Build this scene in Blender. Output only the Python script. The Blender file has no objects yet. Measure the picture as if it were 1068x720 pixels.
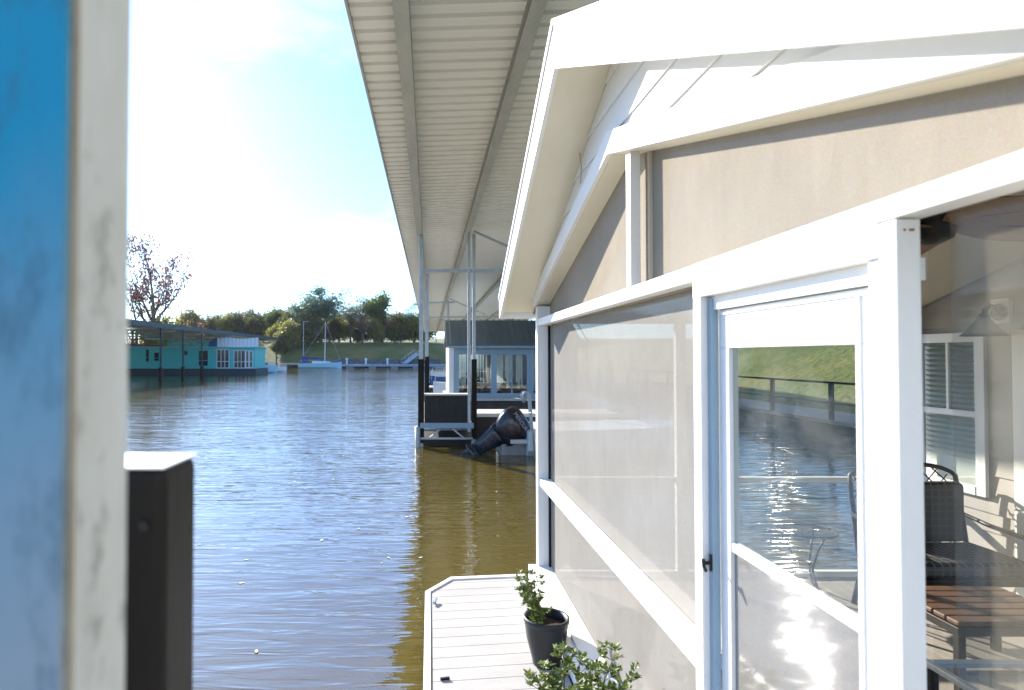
import bpy, math, random
import numpy as np
from mathutils import Vector, Matrix

random.seed(7)
R = math.radians
SC = bpy.context.scene
COL = SC.collection
WATER = -2.4            # metres below the eye; the eye is the origin, Y runs along the dock

# ------------------------------------------------------------------ materials
def new_mat(name):
    m = bpy.data.materials.new(name); m.use_nodes = True
    nt = m.node_tree; nt.nodes.clear()
    return m, nt

def N(nt, t, **kw):
    n = nt.nodes.new(t)
    for k, v in kw.items():
        if k in n.inputs.keys(): n.inputs[k].default_value = v
        else: setattr(n, k, v)
    return n

def c4(c): return (c[0], c[1], c[2], 1.0)

def paint(name, c1, c2=None, scale=3.0, rough=0.5, bump=0.0, bscale=40.0, stretch=(1, 1, 1), metal=0.0, dirt=None, dirt_at=0.62, spec=0.4):
    """two-tone noise coat with optional dirt blotches and a fine bump"""
    m, nt = new_mat(name)
    out = N(nt, 'ShaderNodeOutputMaterial'); p = N(nt, 'ShaderNodeBsdfPrincipled')
    p.inputs['Roughness'].default_value = rough; p.inputs['Metallic'].default_value = metal
    p.inputs['Specular IOR Level'].default_value = spec
    tc = N(nt, 'ShaderNodeTexCoord'); mp = N(nt, 'ShaderNodeMapping'); mp.inputs['Scale'].default_value = stretch
    nt.links.new(tc.outputs['Object'], mp.inputs['Vector'])
    c2 = c2 or tuple(x * 0.86 for x in c1)
    no = N(nt, 'ShaderNodeTexNoise'); no.inputs['Scale'].default_value = scale; no.inputs['Detail'].default_value = 6; no.inputs['Roughness'].default_value = 0.65
    nt.links.new(mp.outputs['Vector'], no.inputs['Vector'])
    rp = N(nt, 'ShaderNodeValToRGB'); rp.color_ramp.elements[0].position = 0.3; rp.color_ramp.elements[1].position = 0.7
    rp.color_ramp.elements[0].color = c4(c2); rp.color_ramp.elements[1].color = c4(c1)
    nt.links.new(no.outputs['Fac'], rp.inputs['Fac'])
    col = rp.outputs['Color']
    if dirt:
        n2 = N(nt, 'ShaderNodeTexNoise'); n2.inputs['Scale'].default_value = scale * 2.3; n2.inputs['Detail'].default_value = 8; n2.inputs['Roughness'].default_value = 0.7
        nt.links.new(mp.outputs['Vector'], n2.inputs['Vector'])
        r2 = N(nt, 'ShaderNodeValToRGB'); r2.color_ramp.elements[0].position = dirt_at; r2.color_ramp.elements[1].position = min(1, dirt_at + 0.16)
        nt.links.new(n2.outputs['Fac'], r2.inputs['Fac'])
        mx = N(nt, 'ShaderNodeMixRGB'); mx.inputs['Color2'].default_value = c4(dirt)
        nt.links.new(r2.outputs['Color'], mx.inputs['Fac']); nt.links.new(col, mx.inputs['Color1'])
        col = mx.outputs['Color']
    nt.links.new(col, p.inputs['Base Color'])
    if bump:
        n3 = N(nt, 'ShaderNodeTexNoise'); n3.inputs['Scale'].default_value = bscale; n3.inputs['Detail'].default_value = 5
        nt.links.new(mp.outputs['Vector'], n3.inputs['Vector'])
        b = N(nt, 'ShaderNodeBump'); b.inputs['Strength'].default_value = bump; b.inputs['Distance'].default_value = 0.01
        nt.links.new(n3.outputs['Fac'], b.inputs['Height']); nt.links.new(b.outputs['Normal'], p.inputs['Normal'])
    nt.links.new(p.outputs['BSDF'], out.inputs['Surface'])
    return m

def leafmat(name, a, b, c, scale=0.9, trans=0.35):
    m, nt = new_mat(name)
    out = N(nt, 'ShaderNodeOutputMaterial'); p = N(nt, 'ShaderNodeBsdfPrincipled'); p.inputs['Roughness'].default_value = 0.5
    tr = N(nt, 'ShaderNodeBsdfTranslucent'); mx = N(nt, 'ShaderNodeMixShader'); mx.inputs['Fac'].default_value = trans
    tc = N(nt, 'ShaderNodeTexCoord'); no = N(nt, 'ShaderNodeTexNoise'); no.inputs['Scale'].default_value = scale; no.inputs['Detail'].default_value = 7; no.inputs['Roughness'].default_value = 0.75
    nt.links.new(tc.outputs['Object'], no.inputs['Vector'])
    rp = N(nt, 'ShaderNodeValToRGB'); e = rp.color_ramp.elements
    e[0].position = 0.34; e[0].color = c4(a); e[1].position = 0.68; e[1].color = c4(c)
    k = e.new(0.5); k.color = c4(b)
    nt.links.new(no.outputs['Fac'], rp.inputs['Fac'])
    nt.links.new(rp.outputs['Color'], p.inputs['Base Color']); nt.links.new(rp.outputs['Color'], tr.inputs['Color'])
    nt.links.new(p.outputs['BSDF'], mx.inputs[1]); nt.links.new(tr.outputs['BSDF'], mx.inputs[2])
    nt.links.new(mx.outputs['Shader'], out.inputs['Surface'])
    return m

def glassmat(name, tint=(0.93, 0.96, 0.95), ior=1.5, rough=0.0, smear=0.0, gain=1.0):
    """thin clear sheet: what is behind it plus a Fresnel reflection, with faint smears"""
    m, nt = new_mat(name)
    out = N(nt, 'ShaderNodeOutputMaterial'); t = N(nt, 'ShaderNodeBsdfTransparent'); t.inputs['Color'].default_value = c4(tint)
    g = N(nt, 'ShaderNodeBsdfGlossy'); g.inputs['Roughness'].default_value = rough
    f = N(nt, 'ShaderNodeFresnel'); ge = N(nt, 'ShaderNodeNewGeometry')
    io = N(nt, 'ShaderNodeMapRange'); io.inputs['To Min'].default_value = ior; io.inputs['To Max'].default_value = 1.0 / ior   # same reflectance from both sides of the sheet
    nt.links.new(ge.outputs['Backfacing'], io.inputs['Value']); nt.links.new(io.outputs['Result'], f.inputs['IOR'])
    ml = N(nt, 'ShaderNodeMath', operation='MULTIPLY'); ml.inputs[1].default_value = gain; ml.use_clamp = True
    nt.links.new(f.outputs['Fac'], ml.inputs[0])
    mx = N(nt, 'ShaderNodeMixShader'); nt.links.new(ml.outputs['Value'], mx.inputs['Fac'])
    nt.links.new(t.outputs['BSDF'], mx.inputs[1]); nt.links.new(g.outputs['BSDF'], mx.inputs[2])
    sh = mx.outputs['Shader']
    if smear:
        tc = N(nt, 'ShaderNodeTexCoord'); no = N(nt, 'ShaderNodeTexNoise'); no.inputs['Scale'].default_value = 7; no.inputs['Detail'].default_value = 9
        nt.links.new(tc.outputs['Object'], no.inputs['Vector'])
        rp = N(nt, 'ShaderNodeValToRGB'); rp.color_ramp.elements[0].position = 0.45; rp.color_ramp.elements[1].position = 0.85
        rp.color_ramp.elements[1].color = (smear, smear, smear, 1)
        nt.links.new(no.outputs['Fac'], rp.inputs['Fac'])
        d = N(nt, 'ShaderNodeBsdfDiffuse'); d.inputs['Color'].default_value = (0.6, 0.6, 0.56, 1)
        m2 = N(nt, 'ShaderNodeMixShader'); nt.links.new(rp.outputs['Color'], m2.inputs['Fac'])
        nt.links.new(sh, m2.inputs[1]); nt.links.new(d.outputs['BSDF'], m2.inputs[2]); sh = m2.outputs['Shader']
    nt.links.new(sh, out.inputs['Surface'])
    return m

def screenmat(name, col, clear, gloss=0.05, scale=1.6):
    """woven insect mesh at a distance: part see-through, part lit thread, fold and dust variation"""
    m, nt = new_mat(name)
    out = N(nt, 'ShaderNodeOutputMaterial'); t = N(nt, 'ShaderNodeBsdfTransparent')
    d = N(nt, 'ShaderNodeBsdfDiffuse'); tl = N(nt, 'ShaderNodeBsdfTranslucent')
    tc = N(nt, 'ShaderNodeTexCoord'); no = N(nt, 'ShaderNodeTexNoise'); no.inputs['Scale'].default_value = scale; no.inputs['Detail'].default_value = 8; no.inputs['Roughness'].default_value = 0.6
    nt.links.new(tc.outputs['Object'], no.inputs['Vector'])
    rp = N(nt, 'ShaderNodeValToRGB'); rp.color_ramp.elements[0].position = 0.25; rp.color_ramp.elements[1].position = 0.75
    rp.color_ramp.elements[0].color = c4(tuple(x * 0.84 for x in col)); rp.color_ramp.elements[1].color = c4(col)
    nt.links.new(no.outputs['Fac'], rp.inputs['Fac'])
    # thread pattern
    wv = N(nt, 'ShaderNodeTexNoise'); wv.inputs['Scale'].default_value = 260; wv.inputs['Detail'].default_value = 2
    nt.links.new(tc.outputs['Object'], wv.inputs['Vector'])
    mc = N(nt, 'ShaderNodeMixRGB', blend_type='OVERLAY'); mc.inputs['Fac'].default_value = 0.4
    nt.links.new(rp.outputs['Color'], mc.inputs['Color1']); nt.links.new(wv.outputs['Color'], mc.inputs['Color2'])
    ms = N(nt, 'ShaderNodeMapping'); ms.inputs['Scale'].default_value = (1, 2.5, .9); nt.links.new(tc.outputs['Object'], ms.inputs['Vector'])
    st = N(nt, 'ShaderNodeTexNoise'); st.inputs['Scale'].default_value = 4; st.inputs['Detail'].default_value = 8; st.inputs['Roughness'].default_value = .7; nt.links.new(ms.outputs['Vector'], st.inputs['Vector'])
    m5 = N(nt, 'ShaderNodeMixRGB', blend_type='SOFT_LIGHT'); m5.inputs['Fac'].default_value = .16
    nt.links.new(mc.outputs['Color'], m5.inputs['Color1']); nt.links.new(st.outputs['Fac'], m5.inputs['Color2']); mc = m5
    bw = N(nt, 'ShaderNodeHueSaturation'); bw.inputs['Saturation'].default_value = 0.85
    nt.links.new(mc.outputs['Color'], bw.inputs['Color'])
    nt.links.new(bw.outputs['Color'], d.inputs['Color']); nt.links.new(bw.outputs['Color'], tl.inputs['Color'])
    wr = N(nt, 'ShaderNodeTexNoise'); wr.inputs['Scale'].default_value = 2.2; wr.inputs['Detail'].default_value = 3; wr.inputs['Distortion'].default_value = 1.2
    nt.links.new(ms.outputs['Vector'], wr.inputs['Vector'])
    wb = N(nt, 'ShaderNodeBump'); wb.inputs['Strength'].default_value = .16; wb.inputs['Distance'].default_value = .02
    nt.links.new(wr.outputs['Fac'], wb.inputs['Height']); nt.links.new(wb.outputs['Normal'], d.inputs['Normal'])
    m0 = N(nt, 'ShaderNodeMixShader'); m0.inputs['Fac'].default_value = 0.18
    nt.links.new(d.outputs['BSDF'], m0.inputs[1]); nt.links.new(tl.outputs['BSDF'], m0.inputs[2])
    mx = N(nt, 'ShaderNodeMixShader'); mx.inputs['Fac'].default_value = clear
    nt.links.new(m0.outputs['Shader'], mx.inputs[1]); nt.links.new(t.outputs['BSDF'], mx.inputs[2])
    g = N(nt, 'ShaderNodeBsdfGlossy'); g.inputs['Roughness'].default_value = 0.06
    m2 = N(nt, 'ShaderNodeMixShader'); m2.inputs['Fac'].default_value = gloss
    nt.links.new(mx.outputs['Shader'], m2.inputs[1]); nt.links.new(g.outputs['BSDF'], m2.inputs[2])
    nt.links.new(m2.outputs['Shader'], out.inputs['Surface'])
    return m

def watermat():
    m, nt = new_mat('lake_water')
    out = N(nt, 'ShaderNodeOutputMaterial'); p = N(nt, 'ShaderNodeBsdfPrincipled')
    p.inputs['Roughness'].default_value = 0.035; p.inputs['IOR'].default_value = 2.3; p.inputs['Specular IOR Level'].default_value = 0.5
    tc = N(nt, 'ShaderNodeTexCoord')
    def noise(sx, sy, scale, detail, rot=0.0):
        mp = N(nt, 'ShaderNodeMapping'); mp.inputs['Scale'].default_value = (sx, sy, 1); mp.inputs['Rotation'].default_value = (0, 0, rot)
        nt.links.new(tc.outputs['Object'], mp.inputs['Vector'])
        n = N(nt, 'ShaderNodeTexNoise'); n.inputs['Scale'].default_value = scale; n.inputs['Detail'].default_value = detail; n.inputs['Roughness'].default_value = 0.55
        n.inputs['Distortion'].default_value = 0.6
        nt.links.new(mp.outputs['Vector'], n.inputs['Vector']); return n
    a = noise(0.42, 2.4, 3.0, 2.5, R(6)); b = noise(0.6, 1.5, 0.55, 3, R(-14)); c = noise(1, 2.0, 9, 2, R(20))
    ad = N(nt, 'ShaderNodeMath', operation='MULTIPLY_ADD'); ad.inputs[1].default_value = 2.2
    nt.links.new(b.outputs['Fac'], ad.inputs[0]); nt.links.new(a.outputs['Fac'], ad.inputs[2])
    a2 = N(nt, 'ShaderNodeMath', operation='MULTIPLY_ADD'); a2.inputs[1].default_value = 0.05
    nt.links.new(c.outputs['Fac'], a2.inputs[0]); nt.links.new(ad.outputs['Value'], a2.inputs[2])
    bp = N(nt, 'ShaderNodeBump'); bp.inputs['Strength'].default_value = 0.55; bp.inputs['Distance'].default_value = 0.03
    pt = noise(.7, 1.0, 0.16, 3)
    pr_ = N(nt, 'ShaderNodeMapRange'); pr_.inputs['From Min'].default_value = .38; pr_.inputs['From Max'].default_value = .62; pr_.inputs['To Min'].default_value = .5; pr_.inputs['To Max'].default_value = .85
    nt.links.new(pt.outputs['Fac'], pr_.inputs['Value']); nt.links.new(pr_.outputs['Result'], bp.inputs['Strength'])
    nt.links.new(a2.outputs['Value'], bp.inputs['Height']); nt.links.new(bp.outputs['Normal'], p.inputs['Normal'])
    mud = noise(0.5, 0.8, 0.35, 4)
    rp = N(nt, 'ShaderNodeValToRGB'); rp.color_ramp.elements[0].color = (0.076, 0.054, 0.002, 1); rp.color_ramp.elements[1].color = (0.100, 0.074, 0.004, 1)
    nt.links.new(mud.outputs['Fac'], rp.inputs['Fac']); nt.links.new(rp.outputs['Color'], p.inputs['Base Color'])
    nt.links.new(p.outputs['BSDF'], out.inputs['Surface'])
    return m

def groundmat():
    m, nt = new_mat('lawn_and_leaf_litter')
    out = N(nt, 'ShaderNodeOutputMaterial'); p = N(nt, 'ShaderNodeBsdfPrincipled'); p.inputs['Roughness'].default_value = 0.9
    tc = N(nt, 'ShaderNodeTexCoord')
    n = N(nt, 'ShaderNodeTexNoise'); n.inputs['Scale'].default_value = 0.09; n.inputs['Detail'].default_value = 10; n.inputs['Roughness'].default_value = 0.7
    nt.links.new(tc.outputs['Object'], n.inputs['Vector'])
    rp = N(nt, 'ShaderNodeValToRGB'); e = rp.color_ramp.elements
    e[0].position = 0.35; e[0].color = (0.045, 0.075, 0.015, 1); e[1].position = 0.68; e[1].color = (0.2, 0.16, 0.055, 1)
    k = e.new(0.52); k.color = (0.1, 0.125, 0.028, 1)
    nt.links.new(n.outputs['Fac'], rp.inputs['Fac']); nt.links.new(rp.outputs['Color'], p.inputs['Base Color'])
    n2 = N(nt, 'ShaderNodeTexNoise'); n2.inputs['Scale'].default_value = 3; n2.inputs['Detail'].default_value = 8
    nt.links.new(tc.outputs['Object'], n2.inputs['Vector'])
    b = N(nt, 'ShaderNodeBump'); b.inputs['Strength'].default_value = 0.8; b.inputs['Distance'].default_value = 0.2
    nt.links.new(n2.outputs['Fac'], b.inputs['Height']); nt.links.new(b.outputs['Normal'], p.inputs['Normal'])
    nt.links.new(p.outputs['BSDF'], out.inputs['Surface'])
    return m

def plaidmat():
    m, nt = new_mat('plaid_fabric')
    out = N(nt, 'ShaderNodeOutputMaterial'); p = N(nt, 'ShaderNodeBsdfPrincipled'); p.inputs['Roughness'].default_value = 0.9
    tc = N(nt, 'ShaderNodeTexCoord')
    vals = []
    for ax in ('X', 'Z', 'Y'):
        w = N(nt, 'ShaderNodeTexWave', wave_type='BANDS', bands_direction=ax); w.inputs['Scale'].default_value = 5.5
        nt.links.new(tc.outputs['Object'], w.inputs['Vector'])
        r = N(nt, 'ShaderNodeValToRGB'); r.color_ramp.elements[0].position = 0.86; r.color_ramp.elements[1].position = 0.92
        nt.links.new(w.outputs['Fac'], r.inputs['Fac']); vals.append(r)
    ad = N(nt, 'ShaderNodeMixRGB', blend_type='ADD'); ad.inputs['Fac'].default_value = 0.7
    nt.links.new(vals[0].outputs['Color'], ad.inputs['Color1']); nt.links.new(vals[1].outputs['Color'], ad.inputs['Color2'])
    ad2 = N(nt, 'ShaderNodeMixRGB', blend_type='ADD'); ad2.inputs['Fac'].default_value = 0.7
    nt.links.new(ad.outputs['Color'], ad2.inputs['Color1']); nt.links.new(vals[2].outputs['Color'], ad2.inputs['Color2'])
    mx = N(nt, 'ShaderNodeMixRGB'); mx.inputs['Color1'].default_value = (0.007, 0.008, 0.013, 1); mx.inputs['Color2'].default_value = (0.10, 0.098, 0.09, 1)
    nt.links.new(ad2.outputs['Color'], mx.inputs['Fac']); nt.links.new(mx.outputs['Color'], p.inputs['Base Color'])
    nt.links.new(p.outputs['BSDF'], out.inputs['Surface'])
    return m

def sky_shade_blue():
    """painted sky reflection on the shaded post face, blue fading to grey downward, dirt blotches"""
    m, nt = new_mat('painted_sky_shade')
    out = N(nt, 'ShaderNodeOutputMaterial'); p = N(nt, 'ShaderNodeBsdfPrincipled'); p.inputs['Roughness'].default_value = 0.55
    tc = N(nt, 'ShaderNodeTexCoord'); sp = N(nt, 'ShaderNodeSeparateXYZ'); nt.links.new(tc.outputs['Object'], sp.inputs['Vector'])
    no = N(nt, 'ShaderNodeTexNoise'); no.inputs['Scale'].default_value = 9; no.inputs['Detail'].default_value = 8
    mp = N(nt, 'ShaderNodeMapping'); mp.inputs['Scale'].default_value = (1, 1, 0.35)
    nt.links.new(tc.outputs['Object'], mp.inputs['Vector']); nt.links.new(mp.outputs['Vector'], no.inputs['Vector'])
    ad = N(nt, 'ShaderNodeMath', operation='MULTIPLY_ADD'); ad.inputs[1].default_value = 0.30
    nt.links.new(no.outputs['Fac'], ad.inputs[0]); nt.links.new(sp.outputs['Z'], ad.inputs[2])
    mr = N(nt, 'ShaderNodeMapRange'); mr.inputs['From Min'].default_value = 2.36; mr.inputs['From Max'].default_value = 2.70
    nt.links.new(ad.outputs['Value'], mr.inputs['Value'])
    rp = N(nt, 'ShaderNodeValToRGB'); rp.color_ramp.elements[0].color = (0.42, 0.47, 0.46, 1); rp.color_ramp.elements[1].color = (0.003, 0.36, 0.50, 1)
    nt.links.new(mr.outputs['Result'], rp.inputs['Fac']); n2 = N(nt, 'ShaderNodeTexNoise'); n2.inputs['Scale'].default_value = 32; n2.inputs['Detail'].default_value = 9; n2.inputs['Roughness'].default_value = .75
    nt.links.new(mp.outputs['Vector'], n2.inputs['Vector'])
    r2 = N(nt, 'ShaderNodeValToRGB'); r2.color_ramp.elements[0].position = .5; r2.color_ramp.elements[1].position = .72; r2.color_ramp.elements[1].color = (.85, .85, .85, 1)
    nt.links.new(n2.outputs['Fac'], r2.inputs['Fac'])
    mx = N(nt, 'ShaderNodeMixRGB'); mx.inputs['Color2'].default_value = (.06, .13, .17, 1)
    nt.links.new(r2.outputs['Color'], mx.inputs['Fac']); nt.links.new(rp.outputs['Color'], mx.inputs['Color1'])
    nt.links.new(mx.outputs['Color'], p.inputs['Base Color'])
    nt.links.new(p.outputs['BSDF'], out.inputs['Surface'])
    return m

WHITE = paint('white_trim_paint', (0.83, 0.83, 0.81), (0.78, 0.78, 0.75), 2.5, 0.42, 0.12, 55, dirt=(0.55, 0.52, 0.45), dirt_at=0.72)
SIDING = paint('white_clapboard_paint', (0.78, 0.79, 0.79), (0.72, 0.73, 0.73), 4, 0.5, 0.1, 60, stretch=(1, .25, 1))
CREAM = paint('cream_soffit_paint', (0.80, 0.755, 0.62), (0.74, 0.69, 0.55), 2.2, 0.5, 0.08, 45, dirt=(0.6, 0.54, 0.4), dirt_at=0.7)
DECKW = paint('painted_deck_boards', (0.47, 0.455, 0.44), (0.39, 0.38, 0.365), 3.5, 0.6, 0.25, 50, stretch=(.5, 2, 1), dirt=(0.4, 0.38, 0.34), dirt_at=0.68)
GALV = paint('galvanised_steel', (0.5, 0.53, 0.54), (0.38, 0.41, 0.43), 9, 0.42, 0.1, 60, metal=0.35, dirt=(0.36, 0.26, 0.17), dirt_at=0.7)
GALVP = paint('weathered_cream_post', (0.90, 0.85, 0.71), (0.74, 0.69, 0.55), 13, 0.5, 0.2, 30, stretch=(1, 1, .45), dirt=(0.26, 0.22, 0.15), dirt_at=0.53)
RUST = paint('rusty_edge', (0.42, 0.3, 0.17), (0.55, 0.46, 0.3), 14, 0.8)
ROOFM = paint('pale_roof_sheet', (0.92, 0.915, 0.86), (0.82, 0.815, 0.76), 1.4, 0.38, 0.03, 30, stretch=(.4, 3, 1), metal=0.0, dirt=(0.5, 0.47, 0.4), dirt_at=0.7)
BEAM = paint('purlin_steel', (0.48, 0.49, 0.45), (0.36, 0.37, 0.34), 5, 0.5, 0.05, 40, stretch=(1, .3, 1), metal=0.2, dirt=(0.32, 0.17, 0.1), dirt_at=0.7)
BLACK = paint('black_plastic', (0.014, 0.012, 0.010), (0.008, 0.007, 0.007), 8, 0.45, 0.05, 60, stretch=(1, 1, .3), spec=0.15)
BLACKW = paint('black_slat_board', (0.022, 0.019, 0.018), (0.012, 0.011, 0.011), 6, 0.55, 0.1, 40)
CAPW = paint('pale_trim_lit_top', (0.8, 0.82, 0.84), (0.74, 0.76, 0.78), 6, 0.3)
POT = paint('dark_pot_plastic', (0.02, 0.023, 0.025), (0.014, 0.016, 0.018), 7, 0.42, 0.05, 80)
SOIL = paint('potting_soil', (0.06, 0.038, 0.022), (0.025, 0.016, 0.01), 40, 0.95, 0.9, 70)
BARK = paint('grey_bark', (0.16, 0.13, 0.105), (0.08, 0.065, 0.052), 6, 0.9, 0.5, 12, stretch=(1, 1, .25))
TWIG = paint('green_stem', (0.16, 0.17, 0.05), (0.1, 0.09, 0.035), 20, 0.7)
DMETAL = paint('dark_patio_metal', (0.028, 0.024, 0.021), (0.018, 0.016, 0.014), 20, 0.38, 0.05, 60, metal=0.4)
BROWN = paint('brown_wood_slats', (0.135, 0.072, 0.042), (0.085, 0.045, 0.026), 6, 0.5, 0.1, 40, stretch=(.3, 4, 1))
FLOORM = paint('grey_porch_boards', (0.36, 0.33, 0.29), (0.27, 0.245, 0.215), 4, 0.6, 0.15, 40, stretch=(3, .4, 1))
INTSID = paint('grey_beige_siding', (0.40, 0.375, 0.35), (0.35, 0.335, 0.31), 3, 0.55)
CEIL = paint('warm_ceiling_paint', (0.62, 0.56, 0.45), (0.55, 0.5, 0.4), 2, 0.6)
TEALM = paint('aqua_houseboat_paint', (0.07, 0.57, 0.53), (0.06, 0.5, 0.46), 2, 0.5)
TEALD = paint('dark_hull_paint', (0.018, 0.05, 0.06), (0.012, 0.03, 0.04), 3, 0.45)
NAVY = paint('blue_canvas', (0.03, 0.13, 0.30), (0.02, 0.1, 0.24), 4, 0.7)
SAILB = paint('royal_blue_canvas', (0.015, 0.05, 0.28), (0.012, 0.04, 0.2), 4, 0.7)
WHULL = paint('white_gelcoat', (0.74, 0.8, 0.82), (0.66, 0.73, 0.76), 3, 0.25)
AQHULL = paint('pale_aqua_gelcoat', (0.35, 0.66, 0.74), (0.3, 0.6, 0.68), 3, 0.25)
GREYH = paint('grey_boat_bottom', (0.34, 0.33, 0.31), (0.24, 0.23, 0.22), 6, 0.5)
ENGINE = paint('gloss_black_cowling', (0.012, 0.013, 0.018), (0.009, 0.01, 0.012), 5, 0.16, spec=0.6)
ENGBLUE = paint('dark_blue_leg_paint', (0.008, 0.016, 0.032), (0.006, 0.012, 0.025), 5, 0.22, spec=0.6)
MAROON = paint('maroon_cowl_panel', (0.07, 0.035, 0.035), (0.05, 0.026, 0.026), 6, 0.35)
DECAL = paint('pale_decal', (0.5, 0.47, 0.48), (0.4, 0.38, 0.4), 30, 0.4)
NBLUE = paint('blue_grey_frame_paint', (0.30, 0.42, 0.50), (0.26, 0.37, 0.45), 3, 0.5)
NROOF = paint('dark_standing_seam', (0.14, 0.185, 0.21), (0.125, 0.165, 0.19), 1.2, 0.32, 0.03, 20, stretch=(2, .4, 1), metal=0.3)
DKWALL = paint('dark_lap_wall', (0.085, 0.07, 0.06), (0.06, 0.05, 0.045), 3, 0.6)
DKWIN = paint('dark_window_glass', (0.014, 0.03, 0.036), (0.008, 0.018, 0.024), 1.5, 0.08, spec=0.6)
WEATH = paint('weathered_dock_boards', (0.36, 0.33, 0.29), (0.26, 0.235, 0.205), 5, 0.75, 0.3, 25, stretch=(.5, 3, 1))
PALEDOCK = paint('pale_dock_top', (0.62, 0.6, 0.56), (0.5, 0.48, 0.45), 4, 0.7)
ROCK = paint('bank_rock', (0.15, 0.17, 0.17), (0.09, 0.105, 0.11), 1.5, 0.85, 0.6, 8)
RED = paint('rusty_screw', (0.35, 0.06, 0.03))
BRASS = paint('bronze_lamp_metal', (0.07, 0.052, 0.038), (0.045, 0.034, 0.026), 12, 0.45, metal=0.2)
PALM = paint('brown_fan_blade', (0.32, 0.17, 0.08), (0.2, 0.1, 0.045), 12, 0.5, stretch=(1, 4, 1))
BLIND = paint('pale_blind_slats', (0.74, 0.77, 0.72), (0.68, 0.71, 0.66), 4, 0.5)
WBLIND = paint('grey_green_blind', (0.40, 0.46, 0.45), (0.35, 0.41, 0.40), 4, 0.5)
DEADLEAF = paint('floating_leaf', (0.75, 0.72, 0.62), (0.55, 0.5, 0.36), 3, 0.7)
GLASS = glassmat('door_glass', (0.90, 0.91, 0.86), 1.5, 0.0, 0.07, 1.5)
CLEAR = glassmat('clear_pane', (0.95, 0.96, 0.95), 1.5, 0.0, 0.05)
VINYL = glassmat('clear_vinyl_sheet', (0.95, 0.95, 0.92), 1.5, 0.02, 0.05, 0.18)
NGLASS = glassmat('neighbour_glass', (0.95, 0.97, 0.95), 1.5, 0.0, 0.06, 1.6)
SCREEN = screenmat('sunlit_insect_screen', (0.40, 0.38, 0.34), 0.37, 0.05)
SCREENT = screenmat('tan_gable_screen', (0.44, 0.385, 0.30), 0.24, 0.02)
SCREENL = screenmat('light_insect_screen', (0.36, 0.33, 0.28), 0.85, 0.0)
SCREEND = screenmat('door_insect_screen', (0.33, 0.32, 0.29), 0.34, 0.16)
LEAF_G = leafmat('green_leaves', (0.05, 0.095, 0.03), (0.11, 0.17, 0.04), (0.25, 0.28, 0.07), 0.8, .62)
LEAF_O = leafmat('olive_yellow_leaves', (0.09, 0.11, 0.03), (0.22, 0.225, 0.05), (0.42, 0.37, 0.09), 0.8, .62)
LEAF_B = leafmat('blue_green_leaves', (0.06, 0.125, 0.095), (0.11, 0.2, 0.14), (0.2, 0.29, 0.18), 0.8, .62)
LEAF_R = leafmat('autumn_leaves', (0.10, 0.07, 0.02), (0.28, 0.10, 0.05), (0.42, 0.22, 0.12), 0.6)
LEAF_D = leafmat('dark_undergrowth', (0.05, 0.06, 0.03), (0.10, 0.12, 0.045), (0.24, 0.22, 0.08), 0.9, .62)
LEAF_P = leafmat('glossy_shrub_leaves', (0.045, 0.085, 0.01), (0.11, 0.17, 0.025), (0.40, 0.42, 0.14), 22, 0.3)
PLAID = plaidmat(); WATERM = watermat(); GROUND = groundmat(); SKYSHADE = sky_shade_blue()

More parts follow.
